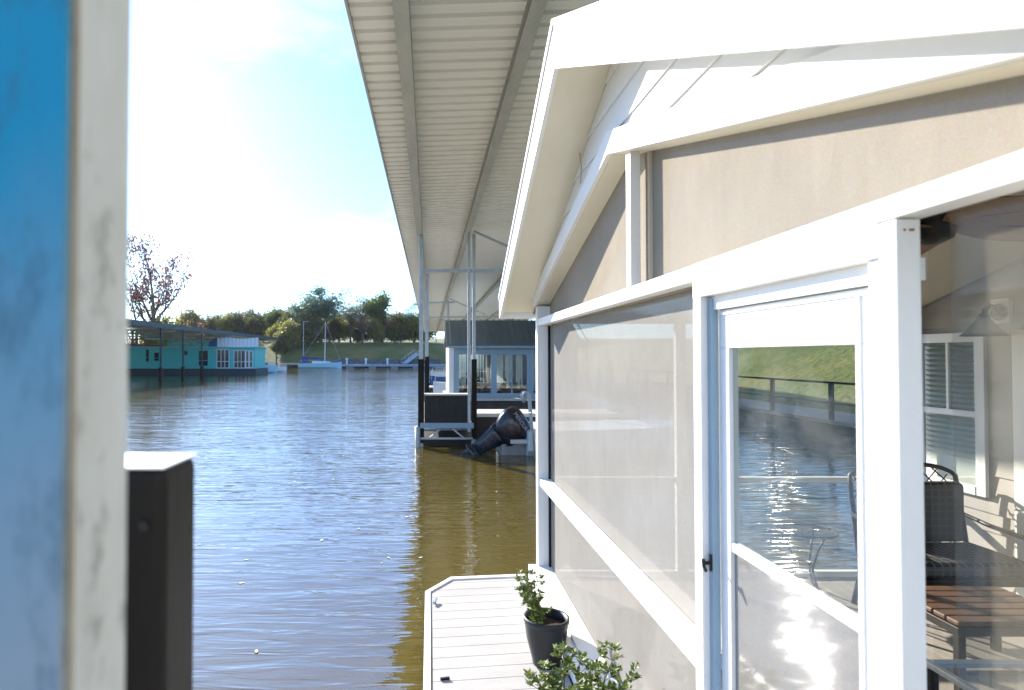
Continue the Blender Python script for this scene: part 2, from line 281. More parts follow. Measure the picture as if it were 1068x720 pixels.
# ------------------------------------------------------------------ mesh helpers
class MB:
    def __init__(s): s.v = []; s.f = []
    def add(s, vs, fs):
        o = len(s.v); s.v += [tuple(v) for v in vs]; s.f += [tuple(i + o for i in f) for f in fs]; return s
    def box(s, x0, x1, y0, y1, z0, z1):
        vs = [(x, y, z) for z in (z0, z1) for (x, y) in ((x0, y0), (x1, y0), (x1, y1), (x0, y1))]
        return s.add(vs, [(3, 2, 1, 0), (4, 5, 6, 7), (0, 1, 5, 4), (1, 2, 6, 5), (2, 3, 7, 6), (3, 0, 4, 7)])
    def bar(s, a, b, w, h, up=(0, 0, 1)):
        a = Vector(a); b = Vector(b); d = (b - a).normalized(); u = Vector(up)
        r = d.cross(u); r = r.normalized() if r.length > 1e-6 else Vector((1, 0, 0)); u = r.cross(d).normalized()
        vs = [p + r * (sx * w / 2) + u * (sz * h / 2) for p in (a, b) for sx, sz in ((-1, -1), (1, -1), (1, 1), (-1, 1))]
        return s.add(vs, [(0, 1, 2, 3), (7, 6, 5, 4), (0, 4, 5, 1), (1, 5, 6, 2), (2, 6, 7, 3), (3, 7, 4, 0)])
    def tube(s, pts, rad, n=8, cap=True):
        pts = [Vector(p) for p in pts]
        if not isinstance(rad, (list, tuple)): rad = [rad] * len(pts)
        o = len(s.v); prev = None
        for i, p in enumerate(pts):
            d = (pts[min(i + 1, len(pts) - 1)] - pts[max(i - 1, 0)]).normalized()
            if prev is None:
                ref = Vector((0, 0, 1)) if abs(d.z) < 0.9 else Vector((1, 0, 0))
                x = d.cross(ref).normalized()
            else:
                x = (prev - d * prev.dot(d)); x = x.normalized() if x.length > 1e-6 else d.orthogonal().normalized()
            prev = x; y = d.cross(x)
            for k in range(n):
                a = 2 * math.pi * k / n
                s.v.append(tuple(p + (x * math.cos(a) + y * math.sin(a)) * rad[i]))
        for i in range(len(pts) - 1):
            for k in range(n):
                k2 = (k + 1) % n
                s.f.append((o + i * n + k, o + i * n + k2, o + (i + 1) * n + k2, o + (i + 1) * n + k))
        if cap:
            s.f.append(tuple(o + k for k in reversed(range(n)))); e = o + (len(pts) - 1) * n
            s.f.append(tuple(e + k for k in range(n)))
        return s
    def prism(s, poly, axis, a, b):
        """poly in the plane across axis; extruded from a to b"""
        def P(u, v, t): return (t, u, v) if axis == 'x' else ((u, t, v) if axis == 'y' else (u, v, t))
        n = len(poly)
        vs = [P(u, v, a) for u, v in poly] + [P(u, v, b) for u, v in poly]
        fs = [tuple(range(n)), tuple(range(2 * n - 1, n - 1, -1))] + [(i, i + n, (i + 1) % n + n, (i + 1) % n) for i in range(n)]
        return s.add(vs, fs)
    def lathe(s, prof, c=(0, 0, 0), n=32):
        o = len(s.v); c = Vector(c)
        for r, z in prof:
            for k in range(n):
                a = 2 * math.pi * k / n; s.v.append((c.x + r * math.cos(a), c.y + r * math.sin(a), c.z + z))
        for i in range(len(prof) - 1):
            for k in range(n):
                k2 = (k + 1) % n; s.f.append((o + i * n + k, o + i * n + k2, o + (i + 1) * n + k2, o + (i + 1) * n + k))
        s.f.append(tuple(o + k for k in reversed(range(n)))); e = o + (len(prof) - 1) * n; s.f.append(tuple(e + k for k in range(n)))
        return s
    def loft(s, rings, cap=True):
        o = len(s.v); n = len(rings[0])
        for r in rings: s.v += [tuple(p) for p in r]
        for i in range(len(rings) - 1):
            for k in range(n):
                k2 = (k + 1) % n; s.f.append((o + i * n + k, o + i * n + k2, o + (i + 1) * n + k2, o + (i + 1) * n + k))
        if cap:
            s.f.append(tuple(o + k for k in reversed(range(n)))); e = o + (len(rings) - 1) * n; s.f.append(tuple(e + k for k in range(n)))
        return s
    def build(s, name, mat, parent=None, smooth=False, bevel=0.0, sub=0):
        off = Vector((0, 0, 0)); q = parent
        while q is not None: off += q.location; q = q.parent
        me = bpy.data.meshes.new(name)
        me.from_pydata([tuple(Vector(v) - off) for v in s.v], [], s.f); me.update()
        import bmesh
        bm = bmesh.new(); bm.from_mesh(me); bmesh.ops.recalc_face_normals(bm, faces=bm.faces); bm.to_mesh(me); bm.free()
        me.materials.append(mat)
        o = bpy.data.objects.new(name, me); COL.objects.link(o); o.parent = parent
        if smooth:
            for p in me.polygons: p.use_smooth = True
        if bevel:
            b = o.modifiers.new('bevel', 'BEVEL'); b.width = bevel; b.segments = 2; b.limit_method = 'ANGLE'
        if sub:
            b = o.modifiers.new('sub', 'SUBSURF'); b.levels = sub; b.render_levels = sub
        return o

def tag(o, label, cat, group=None, kind=None):
    o['label'] = label; o['category'] = cat
    if group: o['group'] = group
    if kind: o['kind'] = kind
    return o
def thing(name, loc, label, cat, group=None):
    o = bpy.data.objects.new(name, None); COL.objects.link(o); o.location = loc; o.empty_display_size = .2
    return tag(o, label, cat, group)
def dup(root, loc, rz=0.0, scale=1.0, label=None, group=None):
    r = root.copy(); COL.objects.link(r); r.location = loc; r.rotation_euler = (0, 0, rz); r.scale = (scale,) * 3 if not isinstance(scale, tuple) else scale
    if label: r['label'] = label
    if group: r['group'] = group
    for ch in list(root.children):
        c = ch.copy(); COL.objects.link(c); c.parent = r
        for g in list(ch.children):
            d = g.copy(); COL.objects.link(d); d.parent = c
    return r
def clip(poly, a, b, c):
    """keep the side a*u + b*v <= c"""
    out = []
    for i in range(len(poly)):
        p, q = poly[i], poly[(i + 1) % len(poly)]
        dp, dq = a * p[0] + b * p[1] - c, a * q[0] + b * q[1] - c
        if dp <= 0: out.append(p)
        if (dp < 0 < dq) or (dq < 0 < dp):
            t = dp / (dp - dq); out.append((p[0] + t * (q[0] - p[0]), p[1] + t * (q[1] - p[1])))
    return out

# ------------------------------------------------------------------ setting: water and land
w = MB(); w.add([(-900, -500, WATER), (900, -500, WATER), (900, 1500, WATER), (-900, 1500, WATER)], [(0, 1, 2, 3)])
o = w.build('water', WATERM); o['kind'] = 'structure'

def land(x, y):
    wob = 2.2 * math.sin(x * .09) + 1.1 * math.sin(x * .31 + 1)
    d1 = y - (131 + wob)
    d2 = x - (17 + 1.3 * math.sin(y * .13))
    d3 = -62 - x + 2 * math.sin(y * .11)
    d = max(d1, d2, d3)
    if d < -6: return WATER - 3
    if d < 0: return WATER - 0.5 * -d
    e = min(d / 16.0, 1.0); up = 5.6 if d1 >= max(d2, d3) else 4.6
    h = up * (1 - (1 - e) ** 1.6) + max(0, d - 16) * .035
    return WATER + h + .12 * math.sin(x * .8) * math.sin(y * .7)
g = MB(); xs = np.arange(-200, 201, 3.0); ys = np.arange(-60, 341, 3.0)
g.v = [(x, y, land(x, y)) for y in ys for x in xs]; nx = len(xs)
g.f = [(j * nx + i, j * nx + i + 1, (j + 1) * nx + i + 1, (j + 1) * nx + i) for j in range(len(ys) - 1) for i in range(nx - 1)]
o = g.build('terrain', GROUND, smooth=True); o['kind'] = 'structure'

# broken rock along the far bank
rk = MB(); rr = random.Random(3)
for i in range(900):
    x = rr.uniform(-24, 2); y = 131 + 2.2 * math.sin(x * .09) + 1.1 * math.sin(x * .31 + 1) + rr.uniform(-.6, 3.2) ; z = land(x, y); s_ = rr.uniform(.2, .55)
    vs = [Vector((x, y, z)) + Vector((sx * s_ * rr.uniform(.5, 1), sy * s_ * rr.uniform(.5, 1), sz * s_ * rr.uniform(.4, .8))) for sz in (-1, 1) for sx, sy in ((-1, -1), (1, -1), (1, 1), (-1, 1))]
    rk.add(vs, [(3, 2, 1, 0), (4, 5, 6, 7), (0, 1, 5, 4), (1, 2, 6, 5), (2, 3, 7, 6), (3, 0, 4, 7)])
tag(rk.build('riprap', ROCK), 'broken grey rocks along the foot of the far bank', 'rocks', kind='stuff')

# ------------------------------------------------------------------ covered dock: roof, posts, near corner post
def roofz(x): return 3.48 + .034 * (x + .8)
rf = thing('dock_roof', (0, 30, 3.6), 'long ribbed metal roof on steel purlins over the boat slips', 'roof')
m = MB()
# corrugated sheet: ribs run across the dock
pitch = .245; prof = [(0, 0), (.155, 0), (.170, .05), (.222, .05), (.236, 0)]
ys_ = []; y = -3.0
while y < 86:
    for a, h in prof: ys_.append((y + a, h))
    y += pitch
xe = [-.8, 10.5]
for x in xe:
    for yy, h in ys_: m.v.append((x, yy, roofz(x) + h))
n_ = len(ys_)
m.f = [(i, i + 1, n_ + i + 1, n_ + i) for i in range(n_ - 1)]
m2 = len(m.v)
for x in xe:
    for yy, h in ys_: m.v.append((x, yy, roofz(x) + h + .05))
m.f += [(m2 + i, m2 + n_ + i, m2 + n_ + i + 1, m2 + i + 1) for i in range(n_ - 1)] + [(i, m2 + i, m2 + i + 1, i + 1) for i in range(n_ - 1)]
m.build('roof_sheet', ROOFM, rf)
for bx, bw in ((-.2, .14), (1.09, .12), (3.3, .12), (5.6, .12), (8.0, .12)):
    b = MB(); z = roofz(bx) - .006
    # C purlin: web, two flanges
    b.box(bx - .006, bx + .006, -2.8, 85, z - .24, z)
    b.box(bx - bw, bx - .0062, -2.8, 85, z - .24, z - .226); b.box(bx - bw, bx - .0062, -2.8, 85, z - .014, z)
    b.box(bx - bw - .006, bx - bw, -2.8, 85, z - .24, z - .19)
    b.build('purlin', BEAM, rf)
for yy in (16.5, 36, 56, 76):
    for zz in (2.30,):
        MB().bar((-.2, yy, zz), (1.08, yy, zz + .02), .06, .09).build('cross_bar', GALV, rf)
        MB().bar((1.1, yy + .1, zz + .02), (10, yy + .1, zz + .1), .06, .09).build('cross_bar', GALV, rf)
    MB().bar((3.3, yy + .1, 2.46), (1.2, yy + .1, 3.4), .06, .06).build('diagonal_brace', GALV, rf)
MB().bar((-.2, 26, 2.28), (1.08, 26, 2.3), .05, .07).build('cross_bar', GALV, rf)
# edge flashing
MB().box(-.83, -.802, -3, 86, roofz(-.8) - .03, roofz(-.8) + .1).build('edge_flashing', BEAM, rf)

def steel_post(x, y, zb, zt, label, w=.11, sleeve=None, sz=.06, sl=-.05):
    t = thing('steel_post', (x, y, zb), label, 'post', 'steel posts carrying the dock roof')
    MB().box(x - w / 2, x + w / 2, y - w / 2, y + w / 2, zb, zt).build('shaft', GALV, t, bevel=.006)
    if sleeve:
        s2 = MB(); h = w / 2 + .028
        s2.box(x - h, x + h, y - h, y + h, sz, sl).build('sleeve', BLACK, t, bevel=.008)
    return t
steel_post(-.225, 16.4, -2.5, roofz(-.2) - .25, 'galvanised roof post in a black sleeve at the outer corner of the finger dock', .105, True, -2.3, -.07)
steel_post(1.05, 16.34, -2.0, roofz(1.09) - .25, 'left slim roof post of the close pair right of the black slatted box', .075)
steel_post(1.19, 16.42, -2.5, roofz(1.09) - .25, 'right roof post of the close pair, its foot in a black sleeve beside the engine', .085, True, -2.2, -.07)
steel_post(-.09, 24, -2.5, roofz(-.2) - .25, 'thin roof post just behind the outer black sleeved post', .10, True, -2.3, 0.0)
steel_post(-.2, 36, -2.6, roofz(-.2) - .25, 'roof post at the third slip along the dock edge', .12, True, -2.4, -.2)
steel_post(1.1, 36, -2.6, roofz(1.09) - .25, 'roof post left of the blue grey boathouse, partly hidden by its roof', .12, True, -2.4, -.2)
steel_post(-.2, 56, -2.6, roofz(-.2) - .25, 'most distant visible roof post near the end of the slip row', .12, True, -2.4, -.2)
steel_post(1.14, .1, -2.6, roofz(1.09) - .25, 'roof post beside the viewer under the second purlin', .09)

# near corner post, out of focus
np_ = thing('corner_post', (-.25, .42, -2.4), 'weathered cream square roof post with a painted sky-blue shaded face, huge and blurred at left edge', 'post')
MB().box(-.322, -.228, .387, .4665, -2.6, roofz(-.2) - .25).build('shaft', GALVP, np_, bevel=.003)
MB().box(-.326, -.2286, .3815, .3868, -2.4, 3.2).build('sky_tint_face', SKYSHADE, np_, bevel=.001)  # thin sheet carrying the painted blue sky tint of the shaded face
MB().box(-.2279, -.2266, .388, .394, -2.4, 3.1).build('rust_strip', RUST, np_)
fp = thing('fender_post', (-.31, .73, -2.4), 'short black plastic fender post with a painted sunlit top beside the blurred corner post', 'post')
MB().box(-.3915, -.2915, .676, .774, -2.6, -.1245).build('sleeve', BLACK, fp, bevel=.011)
MB().box(-.392, -.291, .6755, .7745, -.1242, -.1215).build('cap', CAPW, fp, bevel=.0012)  # cap is only a pale sheet painting sun and sky glare onto the sleeve top
MB().tube([(-.312, .672, -.185), (-.312, .677, -.185)], .0055, 10).build('bolt', BLACKW, fp)
MB().tube([(-.34, .672, -.30), (-.34, .677, -.30)], .0055, 10).build('bolt', BLACKW, fp)
# the walkway the viewer stands on (below the frame)
nd = thing('dock_walkway', (-.2, -.6, -2.0), 'weathered board walkway under the blurred corner post', 'dock')
for i in range(15):
    MB().box(-1.6, .8, -1.6 + i * .16, -1.6 + i * .16 + .152, -1.78, -1.74).build('board', WEATH, nd) if i < 15 else None
MB().box(-1.58, .78, -1.58, .78, -2.35, -1.785).build('float', BLACKW, nd)

# ------------------------------------------------------------------ the screened-porch houseboat
AY, YE, YN = 3.29, 5.66, .92          # gable centre, far and near corner
def T(y): return 1.09 - .262 * abs(y - AY)       # under edge of the raking trim
def K(y): return 1.557 - .455 * abs(y - AY)      # under edge of the rake fascia
XO = .673
FL = -2.0
hb = thing('houseboat', (3, 3.3, -2.3), 'white houseboat with a low gable and a screened porch at right', 'houseboat')
MB().box(.95, 10, .95, 5.62, -2.75, -2.06).build('hull', GREYH, hb, bevel=.02)
fl = MB()
for i in range(24): fl.box(1.02 + i * .15, 1.02 + i * .15 + .144, YN, YE - .06, FL - .05, FL)
fl.build('porch_floor', FLOORM, hb)
# roof planes (slab), fascia, soffit
for sgn in (1, -1):
    ye = AY + sgn * 2.615
    def rk_(y, dz): return (y, K(y) + dz)
    # roof slab
    MB().prism([(AY, 1.72), (ye, K(ye) + .163), (ye, K(ye) + .205), (AY, 1.765)], 'x', XO + .001, 10).build('roof_slab', NROOF, hb)
    MB().prism([(AY, 1.557), (ye, K(ye)), (ye, K(ye) + .17), (AY, 1.557 + .235)], 'x', XO, XO + .025).build('fascia', WHITE, hb, bevel=.002)
    MB().prism([(AY, 1.557 + .236), (ye, K(ye) + .171), (ye, K(ye) + .206), (AY, 1.557 + .27)], 'x', XO - .012, XO + .025).build('drip_edge', CAPW, hb)
    MB().prism([(AY, 1.612), (ye - sgn * .02, K(ye) + .055), (ye - sgn * .02, K(ye) + .075), (AY, 1.632)], 'x', XO + .0255, .998).build('soffit', CREAM, hb)
    # eave fascia along the side and its soffit
    MB().box(XO, 10, min(ye, ye + sgn * .022), max(ye, ye + sgn * .022), K(ye) - .002, K(ye) + .2).build('eave_fascia', WHITE, hb)
    yw = YE if sgn > 0 else YN
    MB().box(1.0, 10, min(yw + sgn * .002, ye), max(yw + sgn * .002, ye), K(ye) + .02, K(ye) + .04).build('eave_soffit', CREAM, hb)
# clapboards of the gable
sd = MB(); z = .18
while z < 1.62:
    for sgn in (1, -1):
        rect = [(AY, z), (AY + sgn * 2.5, z), (AY + sgn * 2.5, z + .168), (AY, z + .168)]
        p = clip(rect, sgn * .455, 1, 1.606 + sgn * .455 * AY)       # below the soffit
        p = clip(p, -sgn * .262, -1, -(1.115 + sgn * .262 * AY)) if p else p     # above the raking trim
        if len(p) > 2:
            n = len(p)
            f = [(.986 + (v - z) * .075, u, v) for u, v in p]; bk = [(1.02, u, v) for u, v in p]
            sd.add(f + bk, [tuple(range(n)), tuple(range(2 * n - 1, n - 1, -1))] + [(i, i + n, (i + 1) % n + n, (i + 1) % n) for i in range(n)])
    z += .17
sd.build('gable_siding', SIDING, hb)
MB().prism([(YN, .485), (AY, 1.11), (YE, .485), (YE, .5), (AY, 1.60), (YN, .5)], 'x', 1.021, 1.05).build('gable_backing', CEIL, hb)
MB().tube([(.975, 4.02, 1.38), (.968, 3.93, 1.30), (.972, 3.90, 1.2), (.976, 3.95, 1.12)], .004, 5).build('loose_wire', RUST, hb)
# raking trim (deep frame below the siding)
for sgn in (1, -1):
    yw = YE + .01 if sgn > 0 else YN - .01
    MB().prism([(AY, 1.09), (yw, T(yw)), (yw, T(yw) + .125), (AY, 1.215)], 'x', .955, .985).build('raking_trim', WHITE, hb, bevel=.002)
    MB().prism([(AY, 1.088), (yw, T(yw) - .002), (yw, T(yw) + .06), (AY, 1.15)], 'x', .9855, 1.10).build('raking_beam', CREAM, hb)
# frame on the water side
def post(y0, y1, z0, z1, x0=1.0, x1=1.105, name='corner_post', mat=WHITE): return MB().box(x0, x1, y0, y1, z0, z1).build(name, mat, hb, bevel=.003)
post(5.60, 5.70, -1.98, .46, .985, 1.115)
post(3.04, 3.11, .345, T(3.05), 1.0, 1.05, 'mullion')
post(2.252, 2.316, -1.91, .219, .995, 1.04, 'door_jamb')
post(1.303, 1.357, -1.91, .294, .995, 1.047, 'door_jamb')
post(.90, .955, -1.98, .30, .99, 1.1, 'corner_post')
MB().box(.992, 1.06, 2.3165, 5.60, .283, .345).build('upper_rail', WHITE, hb, bevel=.003)
MB().box(.9925, 1.06, .955, 2.3162, .2965, .347).build('door_header', WHITE, hb, bevel=.003)
MB().box(.994, 1.05, 1.3575, 2.3155, .2195, .296).build('door_header', WHITE, hb, bevel=.002)
MB().box(1.0, 1.0995, 2.3165, 5.599, -1.17, -1.11).build('lower_rail', WHITE, hb, bevel=.003)
MB().box(.915, 1.09, .95, 5.72, -2.085, -1.92).build('sill', WHITE, hb, bevel=.006)
MB().box(.965, 1.10, .95, 5.60, -1.919, -1.90).build('sill_cap', WHITE, hb, bevel=.003)
for y_, z_ in ((1.312, .27), (1.324, .27)):
    MB().tube([(1.012 + (y_ - 1.312), 1.3015, z_), (1.012 + (y_ - 1.312), 1.3035, z_)], .0028, 8).build('screw', RED, hb)
MB().tube([(1.03, 1.3015, .27), (1.03, 1.3035, .27)], .0028, 8).build('screw', RED, hb)
# strips beside the screens: corner spline, painted mullion shade
MB().box(1.08, 1.0995, 5.575, 5.5985, -1.9, .28).build('spline_shade_strip', BLACK, hb)
MB().box(1.085, 1.0995, 3.012, 3.0385, .346, T(3.02)).build('spline_shade_strip', CEIL, hb)  # brownish strip stands in for the mullion's shade on the screen
# screens
def scr(poly, mat, x=1.1, name='screen_panel'): return MB().prism(poly, 'x', x, x + .003).build(name, mat, hb)
scr([(3.11, .346), (5.598, .346), (5.598, T(5.598)), (3.29, 1.0885), (3.11, T(3.11))], SCREENT)
scr([(.956, .348), (3.012, .348), (3.012, T(3.012)), (.956, T(.956))], SCREENT)
scr([(2.317, -1.109), (5.574, -1.109), (5.574, .282), (2.317, .282)], SCREEN)
scr([(2.317, -1.899), (5.574, -1.899), (5.574, -1.171), (2.317, -1.171)], SCREEN)
# near window: clear sheet with a light screen sliding over most of it
MB().box(1.06, 1.064, .956, 1.302, -1.898, .295).build('window_pane', VINYL, hb)
scr([(.956, -1.898), (1.259, -1.898), (1.259, .295), (.956, .295)], SCREENL, 1.072)
# screen door
dr = MB(); X0, X1 = 1.048, 1.082; D0, D1 = 1.385, 2.222
dr.box(X0, X1, D0, D1, .03, .166); dr.box(X0, X1, D0, D1, -1.89, -1.66)
dr.box(X0, X1, D0, 1.512, -1.66, .03); dr.box(X0, X1, 2.15, D1, -1.66, .03)
door = dr.build('door', WHITE, hb, bevel=.003)
MB().box(X0 + .004, X1 - .004, 1.512, 2.15, -.678, -.648).build('door_rail', WHITE, door, bevel=.002)
MB().box(1.062, 1.066, 1.5125, 2.1495, -.6478, .0298).build('glass_pane', GLASS, door)
MB().box(1.062, 1.065, 1.5125, 2.1495, -1.6598, -.6785).build('door_screen', SCREEND, door)
tr_ = MB(); tr_.box(X0 - .006, X0 - .0005, D0, D1 - .004, .148, .155); tr_.box(X0 - .006, X0 - .0005, 1.49, 1.496, -1.66, .148)
tr_.build('door_moulding', CAPW, door)
h_ = MB(); h_.box(1.012, 1.046, 2.2285, 2.236, -.775, -.715); h_.tube([(1.015, 2.232, -.745), (.985, 2.225, -.745)], .007, 8); h_.tube([(.987, 2.226, -.73), (.983, 2.215, -.752), (.985, 2.20, -.765)], .006, 8)
h_.build('latch', DMETAL, door)
MB().box(1.03, 1.10, 1.3575, 2.25, .1695, .2193).build('door_head', WHITE, hb)
MB().box(1.004, 1.044, 1.358, 1.40, -1.89, .218).build('door_stop', WHITE, hb)
MB().box(1.02, 1.046, 2.2225, 2.251, -1.89, .21).build('jamb_shade_strip', NBLUE, hb)  # blue strip painted for the shaded edge between jamb and door
# porch far end: posts, rails, faint screen
YF0, YF1 = 5.60, 5.66
for x0 in (2.25, 4.38): MB().box(x0, x0 + .09, YF0, YF1, FL, .45).build('end_post', WHITE, hb, bevel=.003)
for z0, z1 in ((FL, FL + .05), (-1.15, -1.1), (.30, .36)):
    for xa, xb in ((1.116, 2.249), (2.341, 4.379)): MB().box(xa, xb, YF0 + .005, YF1 - .005, z0, z1).build('end_rail', WHITE, hb)
MB().prism([(1.12, .361), (4.47, .361), (4.47, .46), (1.12, .46)], 'y', YF0 + .012, YF0 + .03).build('end_panel', WHITE, hb)
# ceiling
for sgn in (1, -1):
    yw = YE - .06 if sgn > 0 else YN + .05
    MB().prism([(AY, 1.16), (yw, .44), (yw, .455), (AY, 1.175)], 'x', 1.11, 4.47).build('ceiling', CEIL, hb)
# inner wall with siding, window, casing
XB = 4.5
bw_ = MB(); z = FL
while z < 1.15:
    segs = [(YN, 4.95)] if -1.12 < z + .075 < .16 else [(YN, YE)]
    for a, b_ in segs:
        bw_.add([(XB - .018, a, z), (XB - .018, b_, z), (XB - .004, b_, z + .15), (XB - .004, a, z + .15), (XB + .05, a, z), (XB + .05, b_, z), (XB + .05, b_, z + .15), (XB + .05, a, z + .15)],
                [(0, 1, 2, 3), (7, 6, 5, 4), (0, 4, 5, 1), (1, 5, 6, 2), (2, 6, 7, 3), (3, 7, 4, 0)])
    z += .15
iw = bw_.build('inner_wall', INTSID, hb)
MB().box(XB + .052, 10, YN, YE, FL, 1.0).build('cabin', SIDING, hb)
wf = MB(); wf.box(XB - .05, XB - .02, 4.93, 5.02, -1.13, .20); wf.box(XB - .05, XB - .02, 5.55, 5.6, -1.13, .20)
wf.box(XB - .05, XB - .02, 5.02, 5.55, .12, .20); wf.box(XB - .055, XB - .02, 5.02, 5.55, -1.13, -1.06); wf.box(XB - .05, XB - .022, 5.02, 5.55, -.50, -.45); wf.box(XB - .05, XB - .024, 5.27, 5.295, -.45, .12)
win = wf.build('window', WHITE, hb, bevel=.003)
MB().box(XB - .03, XB - .026, 5.02, 5.55, -1.06, .12).build('pane', NGLASS, win)
bl = MB()
for i in range(22): bl.bar((XB - .005, 5.02, .1 - i * .045), (XB - .005, 5.55, .1 - i * .045), .04, .003, (0.55, 0, .83))
bl.build('blind', WBLIND, win)
MB().box(XB - .06, XB - .02, 4.25, 4.68, FL, .2).build('inner_door_casing', WHITE, hb)

# porch furniture ---------------------------------------------------
wl = thing('wall_lamp', (4.45, 4.78, .35), 'bronze gooseneck barn lamp on a pale square plate on the porch wall', 'lamp')
MB().box(4.445, 4.479, 4.70, 4.86, .26, .45).build('wall_plate', BLIND, wl, bevel=.006)
MB().tube([(4.44, 4.78, .34), (4.40, 4.775, .385), (4.35, 4.76, .395), (4.30, 4.745, .36), (4.285, 4.74, .30)], .018, 10).build('arm', BRASS, wl, True)
MB().tube([(4.43, 4.78, .345), (4.4448, 4.78, .345)], .065, 20).build('mount', BRASS, wl, True)
MB().lathe([(.03, .10), (.045, .06), (.10, -.02), (.15, -.07), (.145, -.072), (.03, .05)], (4.285, 4.74, .23), 24).build('lamp_shade', BRASS, wl, True)
cf = thing('ceiling_fan', (2.70, 3.28, 1.0), 'ceiling fan with brown leaf shaped blades under the porch ridge', 'fan')
MB().tube([(2.70, 3.28, 1.14), (2.70, 3.28, .74)], .018, 10).build('down_rod', DMETAL, cf)
MB().lathe([(.02, .1), (.09, .07), (.11, 0), (.09, -.07), (.03, -.1)], (2.70, 3.28, .70), 24).build('motor', DMETAL, cf, True)
for k in range(5):
    a = R(72 * k - 14); d = Vector((math.cos(a), math.sin(a), 0)); q = Vector((-d.y, d.x, -.32)); b = MB(); c0 = Vector((2.70, 3.28, .70))
    up = []; dn = []
    for i in range(9):
        t = i / 8; wd = .012 + .15 * math.sin(math.pi * min(1, t * .93 + .04)) ** .8; p = c0 + d * (.1 + .66 * t) + Vector((0, 0, -.06 * t * t))
        up.append(p + q * wd); dn.append(p - q * wd)
    o_ = up + dn[::-1]; n = len(o_)
    b.add(o_ + [p + Vector((0, 0, -.008)) for p in o_], [tuple(range(n)), tuple(range(2 * n - 1, n - 1, -1))] + [(i, i + n, (i + 1) % n + n, (i + 1) % n) for i in range(n)])
    bo = b.build('blade', PALM, cf)
    MB().tube([c0 + d * .09 + Vector((0, 0, .012)), c0 + d * .66 + Vector((0, 0, -.045))], .007, 6).build('rib', DMETAL, bo)

ch = thing('patio_chair', (3.90, 4.75, FL), 'dark metal patio chair with a latticed back and plaid cushions, behind the brown ottoman', 'chair')
cx, cy = 3.90, 4.72; hw = .44
def arch(t): return (cx + hw * math.cos(t), cy + .36, FL + .98 + .14 * math.sin(t))
bk = MB(); pts = [(cx + hw, cy + .26, FL + .42), (cx + hw, cy + .34, FL + .9)] + [(cx + hw * math.cos(R(a)), cy + .36, FL + 1.0 + .12 * math.sin(R(a))) for a in range(10, 171, 16)] + [(cx - hw, cy + .34, FL + .9), (cx - hw, cy + .26, FL + .42)]
bk.tube(pts, .018, 8)
bk.build('back_frame', DMETAL, ch, True)
lt = MB()
for i in range(-7, 15):
    for s_ in (1, -1):
        pa = []; 
        for j in range(13):
            t = j / 12; x = cx - hw + .12 * i + s_ * t * .62 + (0.0 if s_ > 0 else .35); z = FL + .46 + t * .62
            top = 1.0 + .12 * math.sqrt(max(0, 1 - ((x - cx) / hw) ** 2))
            if abs(x - cx) < hw and z < FL + top: pa.append((x, cy + .27 + .1 * t, z))
        if len(pa) > 1: lt.tube(pa, .006, 4)
lt.build('back_lattice', DMETAL, ch)
MB().box(cx - .36, cx + .36, cy + .17, cy + .27, FL + .52, FL + 1.0).build('back_cushion', PLAID, ch, True, .04)
MB().box(cx - .41, cx + .41, cy - .34, cy + .2, FL + .42, FL + .53).build('seat_cushion', PLAID, ch, True, .035)
sf = MB(); sf.box(cx - .45, cx + .45, cy - .36, cy + .27, FL + .37, FL + .415); sf.build('seat_frame', DMETAL, ch, bevel=.006)
for s_ in (-1, 1):
    a = MB(); x = cx + s_ * .45
    a.tube([(x, cy + .32, FL + .72), (x + s_ * .02, cy + .1, FL + .68), (x + s_ * .03, cy - .2, FL + .66), (x + s_ * .03, cy - .34, FL + .64), (x + s_ * .03, cy - .40, FL + .59), (x + s_ * .03, cy - .36, FL + .54), (x + s_ * .02, cy - .32, FL + .57)], [.016, .018, .02, .022, .02, .016, .012], 8)
    a.tube([(x + s_ * .02, cy - .28, FL + .64), (x, cy - .32, FL + .5), (x - s_ * .02, cy - .30, FL + .4)], .014, 8)
    a.build('armrest', DMETAL, ch, True)
    for yy in (-.33, .25):
        MB().tube([(cx + s_ * .42, cy + yy, FL + .38), (cx + s_ * .44, cy + yy * 1.05, FL + .2), (cx + s_ * .46, cy + yy * 1.18, FL)], [.02, .017, .02], 8).build('leg', DMETAL, ch, True)

ot = thing('ottoman', (3.5, 3.95, FL), 'brown slatted wooden ottoman on dark metal legs in front of the plaid chair', 'ottoman')
t_ = MB()
for i in range(6): t_.box(3.13, 3.89, 3.66 + i * .098, 3.66 + i * .098 + .09, FL + .40, FL + .43)
t_.build('top', BROWN, ot, bevel=.008)
MB().box(3.12, 3.90, 3.65, 4.255, FL + .345, FL + .398).build('apron', DMETAL, ot, bevel=.006)
for x in (3.15, 3.86):
    for yy in (3.68, 4.22): MB().box(x - .022, x + .022, yy - .022, yy + .022, FL, FL + .344).build('leg', DMETAL, ot, bevel=.004)
MB().bar((3.15, 3.68, FL + .12), (3.86, 3.68, FL + .12), .02, .02).build('stretcher', DMETAL, ot)

